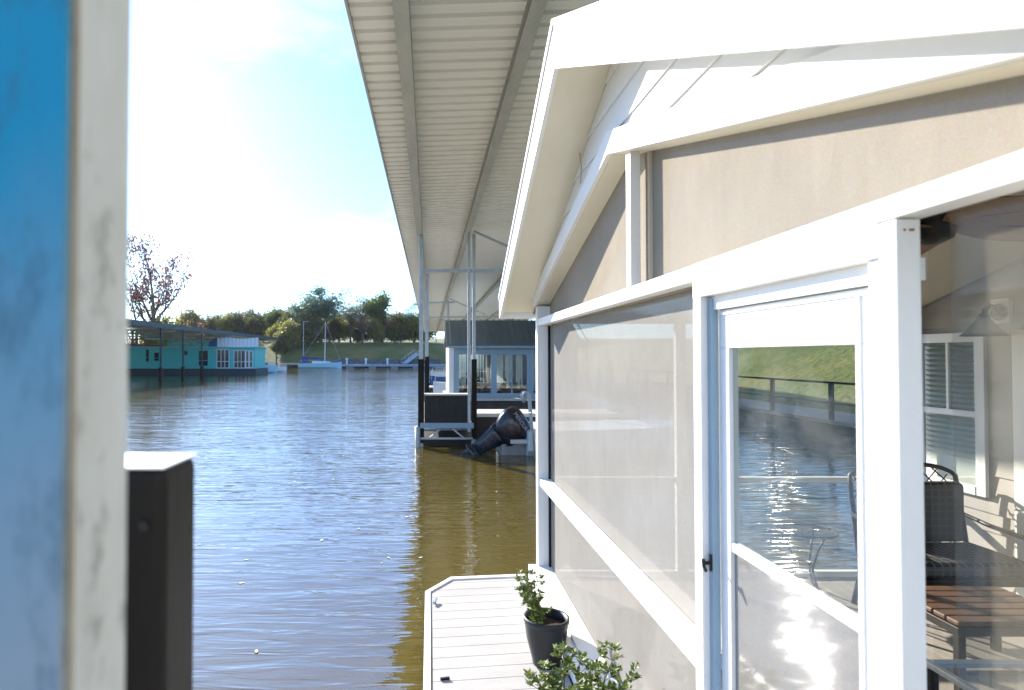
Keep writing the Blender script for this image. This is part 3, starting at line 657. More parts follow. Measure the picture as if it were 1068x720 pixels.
bt = thing('bistro_table', (3.2, 5.25, FL), 'small round wire bistro table on thin curved legs behind the door glass', 'table')
MB().tube([(3.2 + .225 * math.cos(R(a)), 5.25 + .225 * math.sin(R(a)), FL + .52) for a in range(0, 361, 12)], .013, 8).build('rim', DMETAL, bt, True)
MB().lathe([(.0, .004), (.212, .004), (.212, -.004), (0, -.004)], (3.2, 5.25, FL + .52), 36).build('top', CLEAR, bt)
for k in range(3):
    a = R(120 * k + 40); d = Vector((math.cos(a), math.sin(a), 0)); c0 = Vector((3.2, 5.25, FL))
    MB().tube([c0 + d * .2 + Vector((0, 0, .51)), c0 + d * .13 + Vector((0, 0, .38)), c0 + d * .07 + Vector((0, 0, .22)), c0 + d * .12 + Vector((0, 0, .07)), c0 + d * .2], .01, 8).build('leg', DMETAL, bt, True)
MB().tube([(3.2 + .075 * math.cos(R(a)), 5.25 + .075 * math.sin(R(a)), FL + .24) for a in range(0, 361, 20)], .007, 6).build('ring', DMETAL, bt)

gt = thing('glass_table', (2.6, 2.4, FL), 'low glass topped table with a pale metal rim before the brown ottoman', 'table')
MB().box(2.27, 3.1, 1.9, 2.78, -1.39, -1.378).build('top', CLEAR, gt)
rm = MB(); rm.box(2.24, 2.269, 1.87, 2.81, -1.4, -1.372); rm.box(3.101, 3.13, 1.87, 2.81, -1.4, -1.372); rm.box(2.2695, 3.1005, 2.781, 2.81, -1.4, -1.372); rm.box(2.2695, 3.1005, 1.87, 1.899, -1.4, -1.372)
rm.build('rim', GALV, gt, bevel=.004)
for x in (2.26, 3.11):
    for yy in (1.89, 2.79): MB().box(x - .018, x + .018, yy - .018, yy + .018, FL, -1.401).build('leg', DMETAL, gt)

# ------------------------------------------------------------------ the deck with its pots
DZ = -2.1
dk = thing('side_deck', (.45, 3.5, -2.2), 'off white painted board deck with a chamfered corner beside the porch', 'deck')
outline = [(.012, 1.0), (.9, 1.0), (.9, 5.86), (.215, 5.83), (.012, 5.50)]
bd = MB(); y = .9
while y < 5.9:
    r_ = [(.012, y), (.913, y + .11), (.913, y + .262), (.012, y + .152)]
    # chamfer line through (.012,5.5) and (.215,5.83)
    r_ = clip(r_, -.33, .203, -.33 * .012 + .203 * 5.5)
    r_ = clip(r_, -.11, .901, 5.80 * .901 - .11 * .215) if r_ else r_
    if len(r_) > 2: bd.prism(r_, 'z', DZ - .03, DZ)
    y += .155
bd.build('boards', DECKW, dk, bevel=.002)
MB().box(.012, .9, 1.0, 5.5, DZ - .14, DZ - .032).build('joists', DKWALL, dk)
ed = MB()
ed.prism([(-.04, 1.0), (.008, 1.0), (.008, 5.50), (-.04, 5.50)], 'z', DZ - .22, DZ + .012)
ed.prism([(-.04, 5.5), (.008, 5.501), (.215, 5.805), (.20, 5.86)], 'z', DZ - .22, DZ + .012)
ed.prism([(.2155, 5.805), (.913, 5.89), (.913, 5.94), (.20, 5.8605)], 'z', DZ - .22, DZ + .012)
ed.build('edge_trim', WHITE, dk)
MB().box(.0, .9, 1.1, 5.45, -2.6, -2.33).build('float', BLACKW, dk)
cl = MB(); cl.bar((.035, 5.22, DZ + .02), (.06, 5.30, DZ + .03), .018, .014); cl.box(.038, .056, 5.245, 5.265, DZ, DZ + .018)
cl.build('cleat', NBLUE, dk)
cl = MB(); cl.bar((.07, 4.02, DZ + .008), (.13, 4.03, DZ + .01), .016, .014); cl.build('cleat', DMETAL, dk)

def leaf_mesh(mb, p, d, L, wd, rng):
    d = d.normalized(); s_ = d.cross(Vector((0, 0, 1))); s_ = s_.normalized() if s_.length > 1e-3 else Vector((1, 0, 0)); u = s_.cross(d)
    s_ = (s_ * math.cos(rng.uniform(-.9, .9)) + u * rng.uniform(-.6, .6)).normalized()
    nn = s_.cross(d)
    o = len(mb.v)
    mb.v += [tuple(p), tuple(p + d * L * .4 + s_ * wd - nn * wd * .25), tuple(p + d * L - nn * L * .12), tuple(p + d * L * .4 - s_ * wd - nn * wd * .25), tuple(p + d * L * .45)]
    mb.f += [(o, o + 1, o + 4), (o + 1, o + 2, o + 4), (o + 2, o + 3, o + 4), (o + 3, o, o + 4)]

def potted(loc, r0, r1, h, stems, label, seed):
    rng = random.Random(seed); x, y, z = loc
    t = thing('potted_plant', loc, label, 'potted plant', 'potted shrubs on the side deck')
    MB().lathe([(r0 * .96, 0), (r0, .01), (r0 * 1.02, .03), (r1 * .9, h * .55), (r1 * .985, h * .86), (r1, h - .03), (r1 * 1.03, h - .028), (r1 * 1.03, h), (r1 * .93, h), (r1 * .91, h - .05), (r0 * .9, .05)], loc, 40).build('pot', POT, t, True)
    MB().lathe([(0.001, 0), (r1 * .6, .004), (r1 * .9, -.004), (r1 * .9, -.02), (0.001, -.02)], (x, y, z + h - .06), 24).build('soil', SOIL, t)
    st = MB(); lf = MB()
    for (ox, oy, dx, dy, hh) in stems:
        p = Vector((x + ox, y + oy, z + h - .06)); pts = [p.copy()]
        n = 8
        for i in range(n):
            p = p + Vector((dx / n + rng.uniform(-.012, .012), dy / n + rng.uniform(-.012, .012), hh / n)); pts.append(p.copy())
            for k in range(3 if i > 1 else 1):
                a = rng.uniform(0, 6.28); d = Vector((math.cos(a), math.sin(a), rng.uniform(.1, .9)))
                tip = p + d * rng.uniform(.02, .07)
                st.tube([p, tip], .0016, 4)
                for q in range(12):
                    a = rng.uniform(0, 6.28); dd = (d * .6 + Vector((math.cos(a), math.sin(a), rng.uniform(-.2, .9)))).normalized()
                    leaf_mesh(lf, tip + dd * .004 - d * rng.uniform(0, .03), dd, rng.uniform(.02, .04), rng.uniform(.007, .012), rng)
        st.tube(pts, [.006 - .0045 * i / n for i in range(n + 1)], 6)
    st.build('stem', TWIG, t, True); lf.build('foliage', LEAF_P, t)
    return t
potted((.80, 4.24, DZ), .095, .15, .32, [(-.04, -.02, -.13, .03, .31), (-.02, .01, -.05, .05, .33), (-.05, -.03, -.05, -.05, .2), (-.06, 0, -.1, 0, .22)], 'small leafy shrub leaning left in a tapered dark pot, complete in view on the deck', 5)
potted((.70, 2.98, DZ), .12, .17, .34, [(-.05, -.02, -.15, .02, .26), (-.02, .03, -.03, .05, .38), (.03, .0, .09, .02, .30), (.05, .03, .16, .07, .36), (0, -.05, .02, -.08, .3), (.02, 0, .0, -.02, .36), (.06, .04, .20, -.02, .26), (-.04, .02, -.10, .08, .28)], 'bushier pale leaved shrub cut by the bottom edge of the frame', 11)

# ------------------------------------------------------------------ finger dock, black box, boat with engine
fd = thing('finger_dock', (.45, 20, -2.0), 'finger dock on an open steel truss behind the black slatted box', 'dock')
for i in range(54): pass
b = MB()
for i in range(50): b.box(-.22, 1.14, 16.34 + i * .155, 16.34 + i * .155 + .148, -1.82, -1.78)
b.build('boards', WEATH, fd)
MB().box(-.25, 1.17, 16.28, 16.335, -1.9, -1.76).build('edge_beam', NBLUE, fd)
for yy in (16.3, 18.3, 20.3):
    tr = MB()
    tr.bar((-.24, yy, -2.17), (1.15, yy, -2.17), .04, .05)
    for xa, xb, in ((.02, .28), (.62, .9)): 
        za, zb_ = (-2.15, -1.92) if xa < .5 else (-1.92, -2.15)
        tr.bar((xa, yy, za), (xb, yy, zb_), .04, .04)
    tr.build('truss', GALV, fd)
MB().box(-.2, 1.12, 16.6, 23.8, -2.6, -2.2).build('float', BLACKW, fd)
pl = MB(); pl.tube([(-.31, 16.36, -3.2), (-.31, 16.36, -1.86)], .075, 12)
tag(pl.build('mooring_pile', BEAM, None, True), 'short round mooring pile against the outer corner of the finger dock', 'pile')
bx = thing('dock_box', (.45, 16.5, -1.78), 'black slatted storage box with a pale lid between two black sleeved posts', 'box')
s_ = MB()
for i in range(9): s_.box(-.135 + i * .131, -.135 + i * .131 + .124, 16.32, 16.345, -1.765, -1.035)
s_.build('front_slats', BLACKW, bx, bevel=.004)
MB().box(-.13, 1.04, 16.346, 16.75, -1.765, -1.04).build('body', BLACKW, bx)
MB().box(-.145, 1.09, 16.29, 16.78, -1.034, -.995).build('lid', PALEDOCK, bx, bevel=.005)

bo = thing('motor_boat', (4, 15, WATER), 'white motor boat with a big black tilted outboard engine in the slip past the porch', 'boat')
rings = []
for t in range(9):
    x = 2.35 + 4.6 * t / 8; k = t / 8; hw_ = 1.05 * (1 - max(0, k - .45) ** 2 * 2.6); keel = WATER - .25 + .35 * max(0, k - .5) ** 2 * 3
    yc = 15.6
    rings.append([(x, yc - hw_, WATER + .62 + .12 * k), (x, yc - hw_ * .93, WATER + .16), (x, yc - hw_ * .5, keel + .06), (x, yc, keel), (x, yc + hw_ * .5, keel + .06), (x, yc + hw_ * .93, WATER + .16), (x, yc + hw_, WATER + .62 + .12 * k)])
MB().loft(rings).build('hull', WHULL, bo, False)
MB().box(1.95, 2.349, 14.75, 16.5, WATER + .30, WATER + .40).build('swim_platform', PALEDOCK, bo, bevel=.02)
MB().box(1.75, 2.35, 15.0, 16.2, WATER - .1, WATER + .28).build('engine_bracket', GREYH, bo, bevel=.03)
# outboard: local frame in x-z, tilted so the propeller hangs out to the left
en = MB()
def oring(x, z, w, a, h, n=16, sx=1.0):
    ca, sa = math.cos(a), math.sin(a)
    r = []
    for k in range(n):
        t = 2 * math.pi * k / n; c, s2 = math.cos(t), math.sin(t)
        u = abs(c) ** .6 * math.copysign(1, c) * h; v = abs(s2) ** .6 * math.copysign(1, s2) * w
        r.append((x - sa * u, 15.25 + v, z + ca * u))
    return r
# cowling: lofted along the engine's long axis (running right-down from the top left)
axis = Vector((-.82, 0, -.57)).normalized(); nrm = Vector((-.57, 0, .82)).normalized()
def sect(c, hw2, hh):
    r = []
    for k in range(24):
        t = 2 * math.pi * k / 24; cc, s2 = math.cos(t), math.sin(t)
        r.append(Vector(c) + nrm * (abs(cc) ** .65 * math.copysign(hh, cc)) + Vector((0, abs(s2) ** .65 * math.copysign(hw2, s2), 0)))
    return r
base = Vector((2.2, 15.1, -1.58))
stat = [(-.17, .13, .22), (-.13, .22, .34), (-.04, .27, .41), (.12, .30, .43), (.30, .29, .40), (.48, .25, .35), (.6, .2, .30)]
cow = MB().loft([sect(base + axis * s_ - nrm * (.05 if s_ > .3 else 0), a, b) for s_, a, b in stat]).build('outboard_engine', ENGINE, bo, True)
lg = MB(); ls = [(.52, .17, .30), (.70, .14, .26), (.95, .115, .21), (1.15, .09, .18), (1.28, .06, .19)]
lg.loft([sect(base + axis * s_ + nrm * (.02), a, b) for s_, a, b in ls])
lg.build('engine_leg', ENGBLUE, cow, True)
gc = base + axis * 1.40
lg = MB(); lg.loft([sect(base + axis * s_, a, b) for s_, a, b in [(1.25, .05, .2), (1.38, .055, .17), (1.52, .035, .19), (1.66, .012, .13)]])
lg.tube([gc - nrm * .36, gc - nrm * .22, gc + nrm * .06, gc + nrm * .27], [.035, .09, .10, .02], 14)
lg.build('gearcase', ENGINE, cow, True)
pr = MB(); c0 = gc - nrm * .33
for k in range(3):
    a = R(120 * k + 20); d = axis * math.cos(a) + Vector((0, 1, 0)) * math.sin(a); q = Vector((0, 1, 0)) * math.cos(a) - axis * math.sin(a)
    o_ = [c0 + d * .02 - q * .02, c0 + d * .12 - q * .09 + nrm * .02, c0 + d * .21 - q * .02, c0 + d * .20 + q * .07 - nrm * .03, c0 + d * .06 + q * .04 - nrm * .03]
    pr.add(o_ + [p + nrm * .008 for p in o_], [tuple(range(5)), (9, 8, 7, 6, 5)] + [(i, i + 5, (i + 1) % 5 + 5, (i + 1) % 5) for i in range(5)])
pr.tube([c0 - nrm * .05, c0 + nrm * .06], .04, 10)
pr.build('propeller', DMETAL, cow)
MB().loft([sect(base + axis * s_ - nrm * .02, a, b) for s_, a, b in [(-.02, .274, .20), (.1, .297, .24), (.3, .302, .24), (.42, .287, .2)]]).build('cowl_panel', MAROON, cow, True)
# lettering along the cowling
fc = bpy.data.curves.new('lettering', 'FONT'); fc.body = 'MERCURY'; fc.size = .13; fc.extrude = .002; fc.align_x = 'CENTER'; fc.align_y = 'CENTER'
fo = bpy.data.objects.new('lettering', fc); COL.objects.link(fo)
dg = bpy.context.evaluated_depsgraph_get(); me = bpy.data.meshes.new_from_object(fo.evaluated_get(dg)); bpy.data.objects.remove(fo)
le = bpy.data.objects.new('lettering', me); COL.objects.link(le); me.materials.clear(); me.materials.append(DECAL); le.parent = cow
ez = Vector((0, -1, 0)); ex = (-nrm).normalized(); ey = ez.cross(ex)
cp = base + axis * .0 + nrm * -.02 + Vector((0, -.312, 0)) - bo.location
le.matrix_local = Matrix.Translation(cp) @ Matrix((ex, ey, ez)).transposed().to_4x4()
ld = MB(); 
for yy in (14.55, 14.83):
    ld.tube([(2.25, yy, -1.1), (2.2, yy, -.86 - .06), (2.24, yy, -.86), (2.33, yy, -.84), (2.38, yy, -.9), (2.42, yy, -1.5), (2.5, yy, -2.5)], .022, 10)
for zz in (-1.35, -1.6, -1.85, -2.1): ld.tube([(2.41 + (-zz - 1.35) * .08, 14.55, zz), (2.41 + (-zz - 1.35) * .08, 14.83, zz)], .015, 8)
ld.build('boarding_ladder', GALV, bo, True)

# ------------------------------------------------------------------ neighbour boathouse
nb = thing('boathouse', (3.6, 27, -1.7), 'small blue grey boathouse with big windows and a dark seamed metal roof', 'boathouse')
NY = 26.0; NX0, NX1 = .82, 6.4; NZ0, NZ1 = -1.78, .42
MB().box(NX0 - .1, NX1 + .2, NY - 1.0, 31, -2.7, -1.79).build('hull', DKWALL, nb)
MB().box(NX0 - .15, NX1 + .2, NY - 1.2, 31, -1.788, -1.72).build('deck', PALEDOCK, nb)
MB().box(NX0, NX0 + .2, NY - .02, NY + .3, -1.718, NZ1).build('corner_board', WHITE, nb)
fr = MB()
xsn = [1.03, 1.22, 2.6, 2.87, 4.15, 4.4, 5.7, 6.2]
fr.box(1.021, 6.2, NY, NY + .1, .14, NZ1); fr.box(1.021, 6.2, NY, NY + .1, -1.718, -1.6)
for a, b_ in ((1.021, 1.24), (2.6, 2.85), (4.12, 4.4), (5.7, 6.2)): fr.box(a, b_, NY, NY + .1, -1.6, .14)
fr.build('wall_frame', NBLUE, nb)
for a, b_ in ((1.24, 2.6), (2.85, 4.12), (4.4, 5.7)):
    wn = MB(); wn.box(a, b_, NY + .01, NY + .06, .08, .1399); wn.box(a, b_, NY + .01, NY + .06, -1.5999, -1.55); xm = (a + b_) / 2; wn.box(xm - .03, xm + .03, NY + .01, NY + .06, -1.55, .08)
    wn = wn.build('window', NBLUE, nb)
    MB().box(a, b_, NY + .066, NY + .072, -1.5999, .1399).build('pane', NGLASS, wn)
MB().box(NX0, NX0 + .08, NY + .31, 30.5, -1.718, NZ1).build('side_wall', WHITE, nb)
MB().box(NX0 + .09, 6.2, 30.2, 30.4, -1.718, NZ1).build('rear_wall', INTSID, nb)
MB().box(6.201, 6.3, NY + .1, 30.4, -1.718, NZ1).build('side_wall', DKWALL, nb)
MB().box(NX0 + .09, 6.2, NY + .11, 30.2, -1.719, -1.70).build('inner_floor', BROWN, nb)
rn = MB(); rn.prism([(NY - .25, .40), (28.3, 1.6), (30.8, .40), (30.8, .46), (28.3, 1.67), (NY - .25, .46)], 'x', NX0 - .1, 6.5)
for i in range(21):
    x = NX0 + .1 + i * .29
    rn.prism([(NY - .26, .462), (28.29, 1.672), (28.29, 1.72), (NY - .26, .505)], 'x', x - .02, x + .02)
rn.build('roof', NROOF, nb)
MB().bar((5.2 - .6, NY - .3, .95), (5.35, NY - .3, .45), .08, .08).build('downpipe', NBLUE, nb)
MB().box(NX0 - .1, 6.5, NY - .33, NY - .255, .36, .44).build('gutter', NBLUE, nb)
for a, b_ in ((1.24, 2.6), (2.85, 4.12), (4.4, 5.7)):
    ct = MB(); n = 26; top = []
    x = a + .02
    while x < b_ - .1:
        w_ = random.uniform(.03, .075); d_ = random.uniform(.0, .05)
        if random.random() < .72: ct.box(x, x + w_, NY + .2 + d_, NY + .215 + d_, -1.2 + random.uniform(-.3, .35), .12)
        x += w_ + .012
    ct.build('reflection_curtain', BLIND, nb)  # pale curtain strips also stand in for bright reflections in the panes
for (x, yy, lab) in ((1.9, 27.2, 'dark wicker chair behind the left window of the boathouse'), (3.4, 27.3, 'dark round backed chair behind the middle window of the boathouse')):
    c = thing('lounge_chair', (x, yy, -1.7), lab, 'chair', 'chairs inside the boathouse')
    MB().box(x - .35, x + .35, yy - .35, yy + .3, -1.42, -1.25).build('seat', DMETAL, c, bevel=.03)
    MB().loft([[(x + .38 * math.cos(R(a)), yy + .32 + dz, -1.1 + .45 * math.sin(R(a))) for a in range(0, 360, 20)] for dz in (0, .08)]).build('backrest', DMETAL, c)
    for sx in (-1, 1):
        for sy in (-.3, .26): MB().box(x + sx * .3 - .025, x + sx * .3 + .025, yy + sy - .025, yy + sy + .025, -1.699, -1.42).build('leg', DMETAL, c)

# farther slips: low docks and bows seen between the posts
def bow_boat(x, y, L, W, H, mat, label, ang=0.0, cab=True, name='cabin_boat', group=None):
    t = thing(name, (0, 0, 0), label, 'boat', group)
    rg = []
    for i in range(8):
        k = i / 7; xx = -L / 2 + L * k; hw2 = W / 2 * (1 - max(0, k - .4) ** 2 * 2.6)
        sheer = H * (1 + .3 * k * k)
        rg.append([(xx, -hw2, sheer), (xx, -hw2 * .88, .12), (xx, 0, -.25), (xx, hw2 * .88, .12), (xx, hw2, sheer)])
    MB().loft(rg).build('hull', mat, t)
    if cab:
        MB().loft([[(a, -W * .3 * s, H + z_), (b2, -W * .3 * s, H + z_ + .05), (b2, W * .3 * s, H + z_ + .05), (a, W * .3 * s, H + z_)] for a, b2, s, z_ in ((-L * .2, L * .25, 1, -.03), (-L * .16, L * .12, .85, .6))]).build('cabin', WHULL, t)
        MB().loft([[(a, -W * .31 * s, H + z_), (b2, -W * .31 * s, H + z_), (b2, W * .31 * s, H + z_), (a, W * .31 * s, H + z_)] for a, b2, s, z_ in ((-L * .15, L * .17, .96, .25), (-L * .14, L * .12, .9, .48))]).build('windscreen', DKWIN, t)
        MB().loft([[(a, -W * .36, H + z_), (b2, -W * .36, H + z_), (b2, W * .36, H + z_), (a, W * .36, H + z_)] for a, b2, z_ in ((-L * .2, L * .14, .78), (-L * .19, L * .12, .86))]).build('hardtop', WHULL, t)
        rp2 = MB()
        for a in (-L * .18, L * .1):
            for sy in (-1, 1): rp2.tube([(a, sy * W * .3, H), (a, sy * W * .33, H + .78)], .025, 6)
        rp2.build('top_support', GALV, t)
    rl = MB(); pts = [(L * .1 + L * .38 * i / 6, -W * .44 * (1 - max(0, (.6 + .38 * i / 6) - .4) ** 2 * 2.4), H * 1.2 + .35) for i in range(7)]
    rl.tube(pts, .02, 6); rl.tube([(p[0], -p[1], p[2]) for p in pts], .02, 6)
    for p in pts[::2]: rl.tube([p, (p[0], p[1], H)], .015, 5); rl.tube([(p[0], -p[1], p[2]), (p[0], -p[1], H)], .015, 5)
    rl.build('bow_rail', GALV, t)
    t.location = (x, y, WATER); t.rotation_euler = (0, 0, ang)
    return t
bow_boat(3.0, 33.5, 5.6, 2.0, .8, WHULL, 'white cabin boat nosing out of the slip just past the boathouse', R(180))
bow_boat(3.2, 40.0, 6.4, 2.2, .9, NAVY, 'dark blue hulled boat in the second slip past the boathouse', R(180))
bow_boat(3.6, 47.5, 7.0, 2.3, 1.0, WHULL, 'larger white boat near the far end of the slips', R(180))
t = thing('slip_dock', (2, 17.6, -2.0), 'pale low dock just behind the tilted outboard engine', 'dock', 'low docks between the far slips')
MB().box(1.3, 6, 17.5, 18.9, -1.72, -1.62).build('dock_top', PALEDOCK, t)
MB().box(1.3, 6, 17.55, 18.85, -2.6, -1.721).build('float', BLACKW, t)  # black box added to fill in the deep shadow under the dock
for i, (yy, lab) in enumerate(((36.2, 'pale low dock crossing behind the outer sleeved posts'), (44, 'second low dock farther down the slips'), (52, 'third and farthest low dock in the slips'))):
    t = thing('slip_dock', (2, yy, -2.0), lab, 'dock', 'low docks between the far slips')
    MB().box(-.2, 6, yy, yy + 1.3, -1.86, -1.78).build('dock_top', PALEDOCK, t)
    MB().box(-.1, 6, yy + .1, yy + 1.2, -2.6, -1.861).build('float', BLACKW, t)

# main walkway on the land side, seen through the porch
mw = thing('main_walkway', (12, 20, -1.8), 'long board walkway with a dark railing on the land side, seen through the door glass', 'walkway')
MB().box(11, 13, 8, 70, -1.85, -1.75).build('walkway_deck', WEATH, mw)
MB().box(11.2, 12.8, 8, 70, -2.7, -1.851).build('float', BLACKW, mw)
rl = MB(); 
for zz in (-1.3, -.75): rl.box(11.05, 11.11, 8, 70, zz, zz + .06)
rl.build('railing', DMETAL, mw)
for i in range(22): MB().box(11.03, 11.13, 8.2 + i * 2.9, 8.3 + i * 2.9, -1.749, -.7).build('railing_post', DMETAL, mw)

# ------------------------------------------------------------------ opposite dock
od = thing('opposite_dock_roof', (-30, 70, 2), 'long dark edged metal roof over the slips across the water at left', 'roof')
m = MB(); ZR = 3.1
m.prism([(-26.6, ZR), (-44, ZR + 1.0), (-44, ZR + 1.14), (-26.6, ZR + .14)], 'y', 28, 108)
m.build('roof_sheet', ROOFM, od)
MB().box(-26.6, -26.5, 27.9, 108.1, ZR - .28, ZR + .2).build('edge_beam', TEALD, od)
MB().box(-43.9, -26.61, 28.1, 28.3, ZR - .3, ZR - .002).build('end_beam', TEALD, od)
for x in (-31, -36, -41):
    MB().box(x - .1, x + .1, 28.4, 107.9, ZR - .06, ZR + .2).build('purlin', BEAM, od)
for yy in (40, 52, 64, 72, 83, 95, 107): MB().box(-44, -26.61, yy - .1, yy + .1, ZR - .45, ZR - .25).build('cross_bar', BEAM, od)
for i, yy in enumerate((52, 61, 66.5, 72, 107)):
    t = thing('roof_post', (-26.7, yy, WATER), ['dark roof post across the water hidden near the blurred post', 'dark roof post in front of the left wall of the aqua houseboat', 'thin dark roof post left of the aqua houseboat window', 'thicker dark roof post before the small high window of the aqua houseboat', 'end roof post standing free to the right of the aqua houseboat'][i], 'post', 'posts of the opposite dock roof')
    MB().box(-26.78, -26.62, yy - .08, yy + .08, WATER - .5, ZR - .281).build('shaft', TEALD, t)
    MB().box(-26.85, -26.55, yy - .15, yy + .15, WATER - .5, WATER + 1.3).build('sleeve', BLACK, t)
t = thing('opposite_walkway', (-44, 70, -2), 'dark low walkway behind the aqua houseboat across the water', 'dock')
MB().box(-46, -43, 28, 108, -2.7, -1.8).build('walkway_deck', TEALD, t)
MB().box(-47, -46.5, 28, 108, -1.8, 2.0).build('rear_screen', DKWALL, t)

HY = 80.0
th = thing('aqua_houseboat', (-31, 83, WATER), 'aqua painted houseboat with a roof terrace under the opposite dock roof', 'houseboat')
def hx(px): return (px - 448) * HY / 640
def hz(py): return (372 - py) * HY / 640
MB().box(hx(128), hx(268), HY - .4, HY + 5.5, WATER - .3, hz(384.6)).build('hull', TEALD, th)
lw = MB(); zt, zb_ = hz(362.6), hz(384.5)
openings = [(152.5, 155.5, 365, 377, 'window'), (161, 166, 368, 376.5, 'window'), (190.5, 196, 366, 370.5, 'window'), (207.5, 217, 366, 381.5, 'window'), (226.8, 238.6, 365, 383.4, 'porch_opening'), (244.5, 255.5, 366, 383.4, 'porch_opening'), (257, 259.2, 366.5, 383, 'porch_opening'), (260.8, 263.2, 366.5, 383, 'porch_opening')]
lw.box(hx(128), hx(266), HY, HY + 5, zb_, zt).build('wall', TEALM, th)
bt2 = MB()
for k in range(9): bt2.box(hx(128), hx(226), HY - .018, HY - .002, zb_ + .06 + k * .3, zb_ + .075 + k * .3)
bt2.build('wall_battens', TEALM, th)
for a, b_, c_, d_, nm in openings:
    f = MB(); x0, x1, z0, z1 = hx(a), hx(b_), hz(d_), hz(c_); w_ = .09
    f.box(x0 - w_, x1 + w_, HY - .06, HY - .002, z1, z1 + w_); f.box(x0 - w_, x1 + w_, HY - .06, HY - .002, z0 - w_, z0); f.box(x0 - w_, x0, HY - .06, HY - .002, z0, z1); f.box(x1, x1 + w_, HY - .06, HY - .002, z0, z1)
    f.box(x0, x1, HY - .05, HY - .004, z0 + (z1 - z0) * .32, z0 + (z1 - z0) * .36)
    if nm == 'porch_opening' and b_ - a > 5:
        for q in (.33, .66): f.box(x0 + (x1 - x0) * q - .04, x0 + (x1 - x0) * q + .04, HY - .05, HY - .004, z0, z1)
    fo_ = f.build(nm, WHULL if nm == 'porch_opening' else TEALM, th)
    MB().box(x0, x1, HY - .03, HY - .0025, z0, z1).build('pane', DKWIN, fo_)
MB().box(hx(126), hx(269), HY - .35, HY + 5.3, zt + .002, zt + .1).build('terrace_deck', AQHULL, th)
MB().box(hx(172.7), hx(216), HY + .6, HY + 4.5, zt + .101, hz(355)).build('upper_cabin', TEALM, th)
for a in (177.5, 190.5, 202.5):
    f = MB(); f.box(hx(a), hx(a + 8.5), HY + .55, HY + .598, hz(359.6), hz(357.6)); f.build('window', DKWIN, th)
cn = MB(); rg = []
for k in range(9):
    a = R(90 * k / 8); rg.append([(hx(216) + (hx(227) - hx(216)) * math.sin(a) * 1.0, HY + yy, zt + .11 + 1.25 * (math.cos(a)) ) for yy in (.3, 4.6)])
prof = [(hx(226.8), zt + .11)] + [(hx(226.8) - 1.35 * math.sin(R(90 * k / 6)) , zt + .11 + 1.2 * (1 - (1 - math.sin(R(90 * (6-k) / 6))) * 1.0)) for k in range(6, -1, -1)]
prof = [(hx(215.8), zt + .11), (hx(226.8), zt + .11), (hx(226.8), zt + 1.28), (hx(223.5), zt + 1.26), (hx(220.5), zt + 1.05), (hx(218), zt + .7)]
MB().prism(prof, 'y', HY + .3, HY + 4.6).build('canopy', NAVY, th)
wp = MB(); i = 0; px = 227.2
while px < 267.5:
    wp.box(hx(px), hx(px + 3.3), HY - .25, HY - .22, zt + .12, zt + 1.22 + .08 * math.sin(px * 3)); px += 3.95
wp.build('terrace_panels', WHULL, th)
MB().box(hx(227), hx(268), HY - .218, HY - .19, zt + .12, zt + 1.0).build('terrace_rail', AQHULL, th)
MB().box(hx(226), hx(268), HY - .39, HY - .3, hz(384.5), hz(383.6)).build('rub_rail', AQHULL, th)

bow_boat((274 - 448) * 92 / 640, 92, 4.4, 2.1, .95, AQHULL, 'aqua white cruiser moored just right of the aqua houseboat', R(35))
bow_boat((288 - 448) * 98 / 640, 98, 3.2, 1.5, .6, WHULL, 'low white skiff beside the cruiser across the water', R(10), False, 'skiff')

# sailboat
sb = thing('sailboat', (0, 0, 0), 'white sailboat with a blue sail cover moored along the far dock', 'sailboat')
rg = []
L = 8.6
for i in range(10):
    k = i / 9; xx = -L / 2 + L * k; hw2 = 1.25 * math.sin(math.pi * min(1, .28 + .72 * k)) ** .7 + .02
    hgt = 1.02 + .25 * k * k
    rg.append([(xx, -hw2, hgt), (xx, -hw2 * .9, .3), (xx, -hw2 * .4, -.25), (xx, hw2 * .4, -.25), (xx, hw2 * .9, .3), (xx, hw2, hgt)])
MB().loft(rg).build('hull', AQHULL, sb)
MB().loft([[(-1.6, -.75, 1.0), (2.4, -.5, 1.1), (2.4, .5, 1.1), (-1.6, .75, 1.0)], [(-1.5, -.65, 1.5), (1.9, -.42, 1.4), (1.9, .42, 1.4), (-1.5, .65, 1.5)]]).build('cabin', WHULL, sb)
MB().tube([(.9, 0, 1.3), (1.05, 0, 9.4)], [.065, .04], 8).build('mast', WHULL, sb)
MB().tube([(.85, 0, 2.0), (-1.2, 0, 2.05), (-3.6, 0, 2.1)], [.10, .2, .10], 10).build('sail_cover', SAILB, sb, True)
MB().loft([[(-3.7, -.9, 1.1), (-2.4, -.9, 1.1), (-2.4, .9, 1.1), (-3.7, .9, 1.1)], [(-3.5, -.8, 2.5), (-2.5, -.8, 2.35), (-2.5, .8, 2.35), (-3.5, .8, 2.5)]]).build('cockpit_canopy', SAILB, sb)
st = MB()
for p in ((4.2, 0, 1.3), (-4.2, 0, 1.1), (.9, 1.2, 1.1), (.9, -1.2, 1.1)): st.tube([(1.04, 0, 9.2), p], .02, 4)
st.build('rigging', GALV, sb)
st = MB()
for i in range(8):
    x = -3.6 + i * 1.05
    st.tube([(x, -1.05 if x < 3 else -.5, 1.05), (x, -1.05 if x < 3 else -.5, 1.65)], .025, 4)
st.tube([(-3.6, -1.05, 1.65), (3, -1.0, 1.65), (4.2, 0, 1.85)], .02, 4)
st.build('life_lines', GALV, sb)
sb.location = ((334 - 448) * 124 / 640, 124, WATER); sb.rotation_euler = (0, 0, R(4))

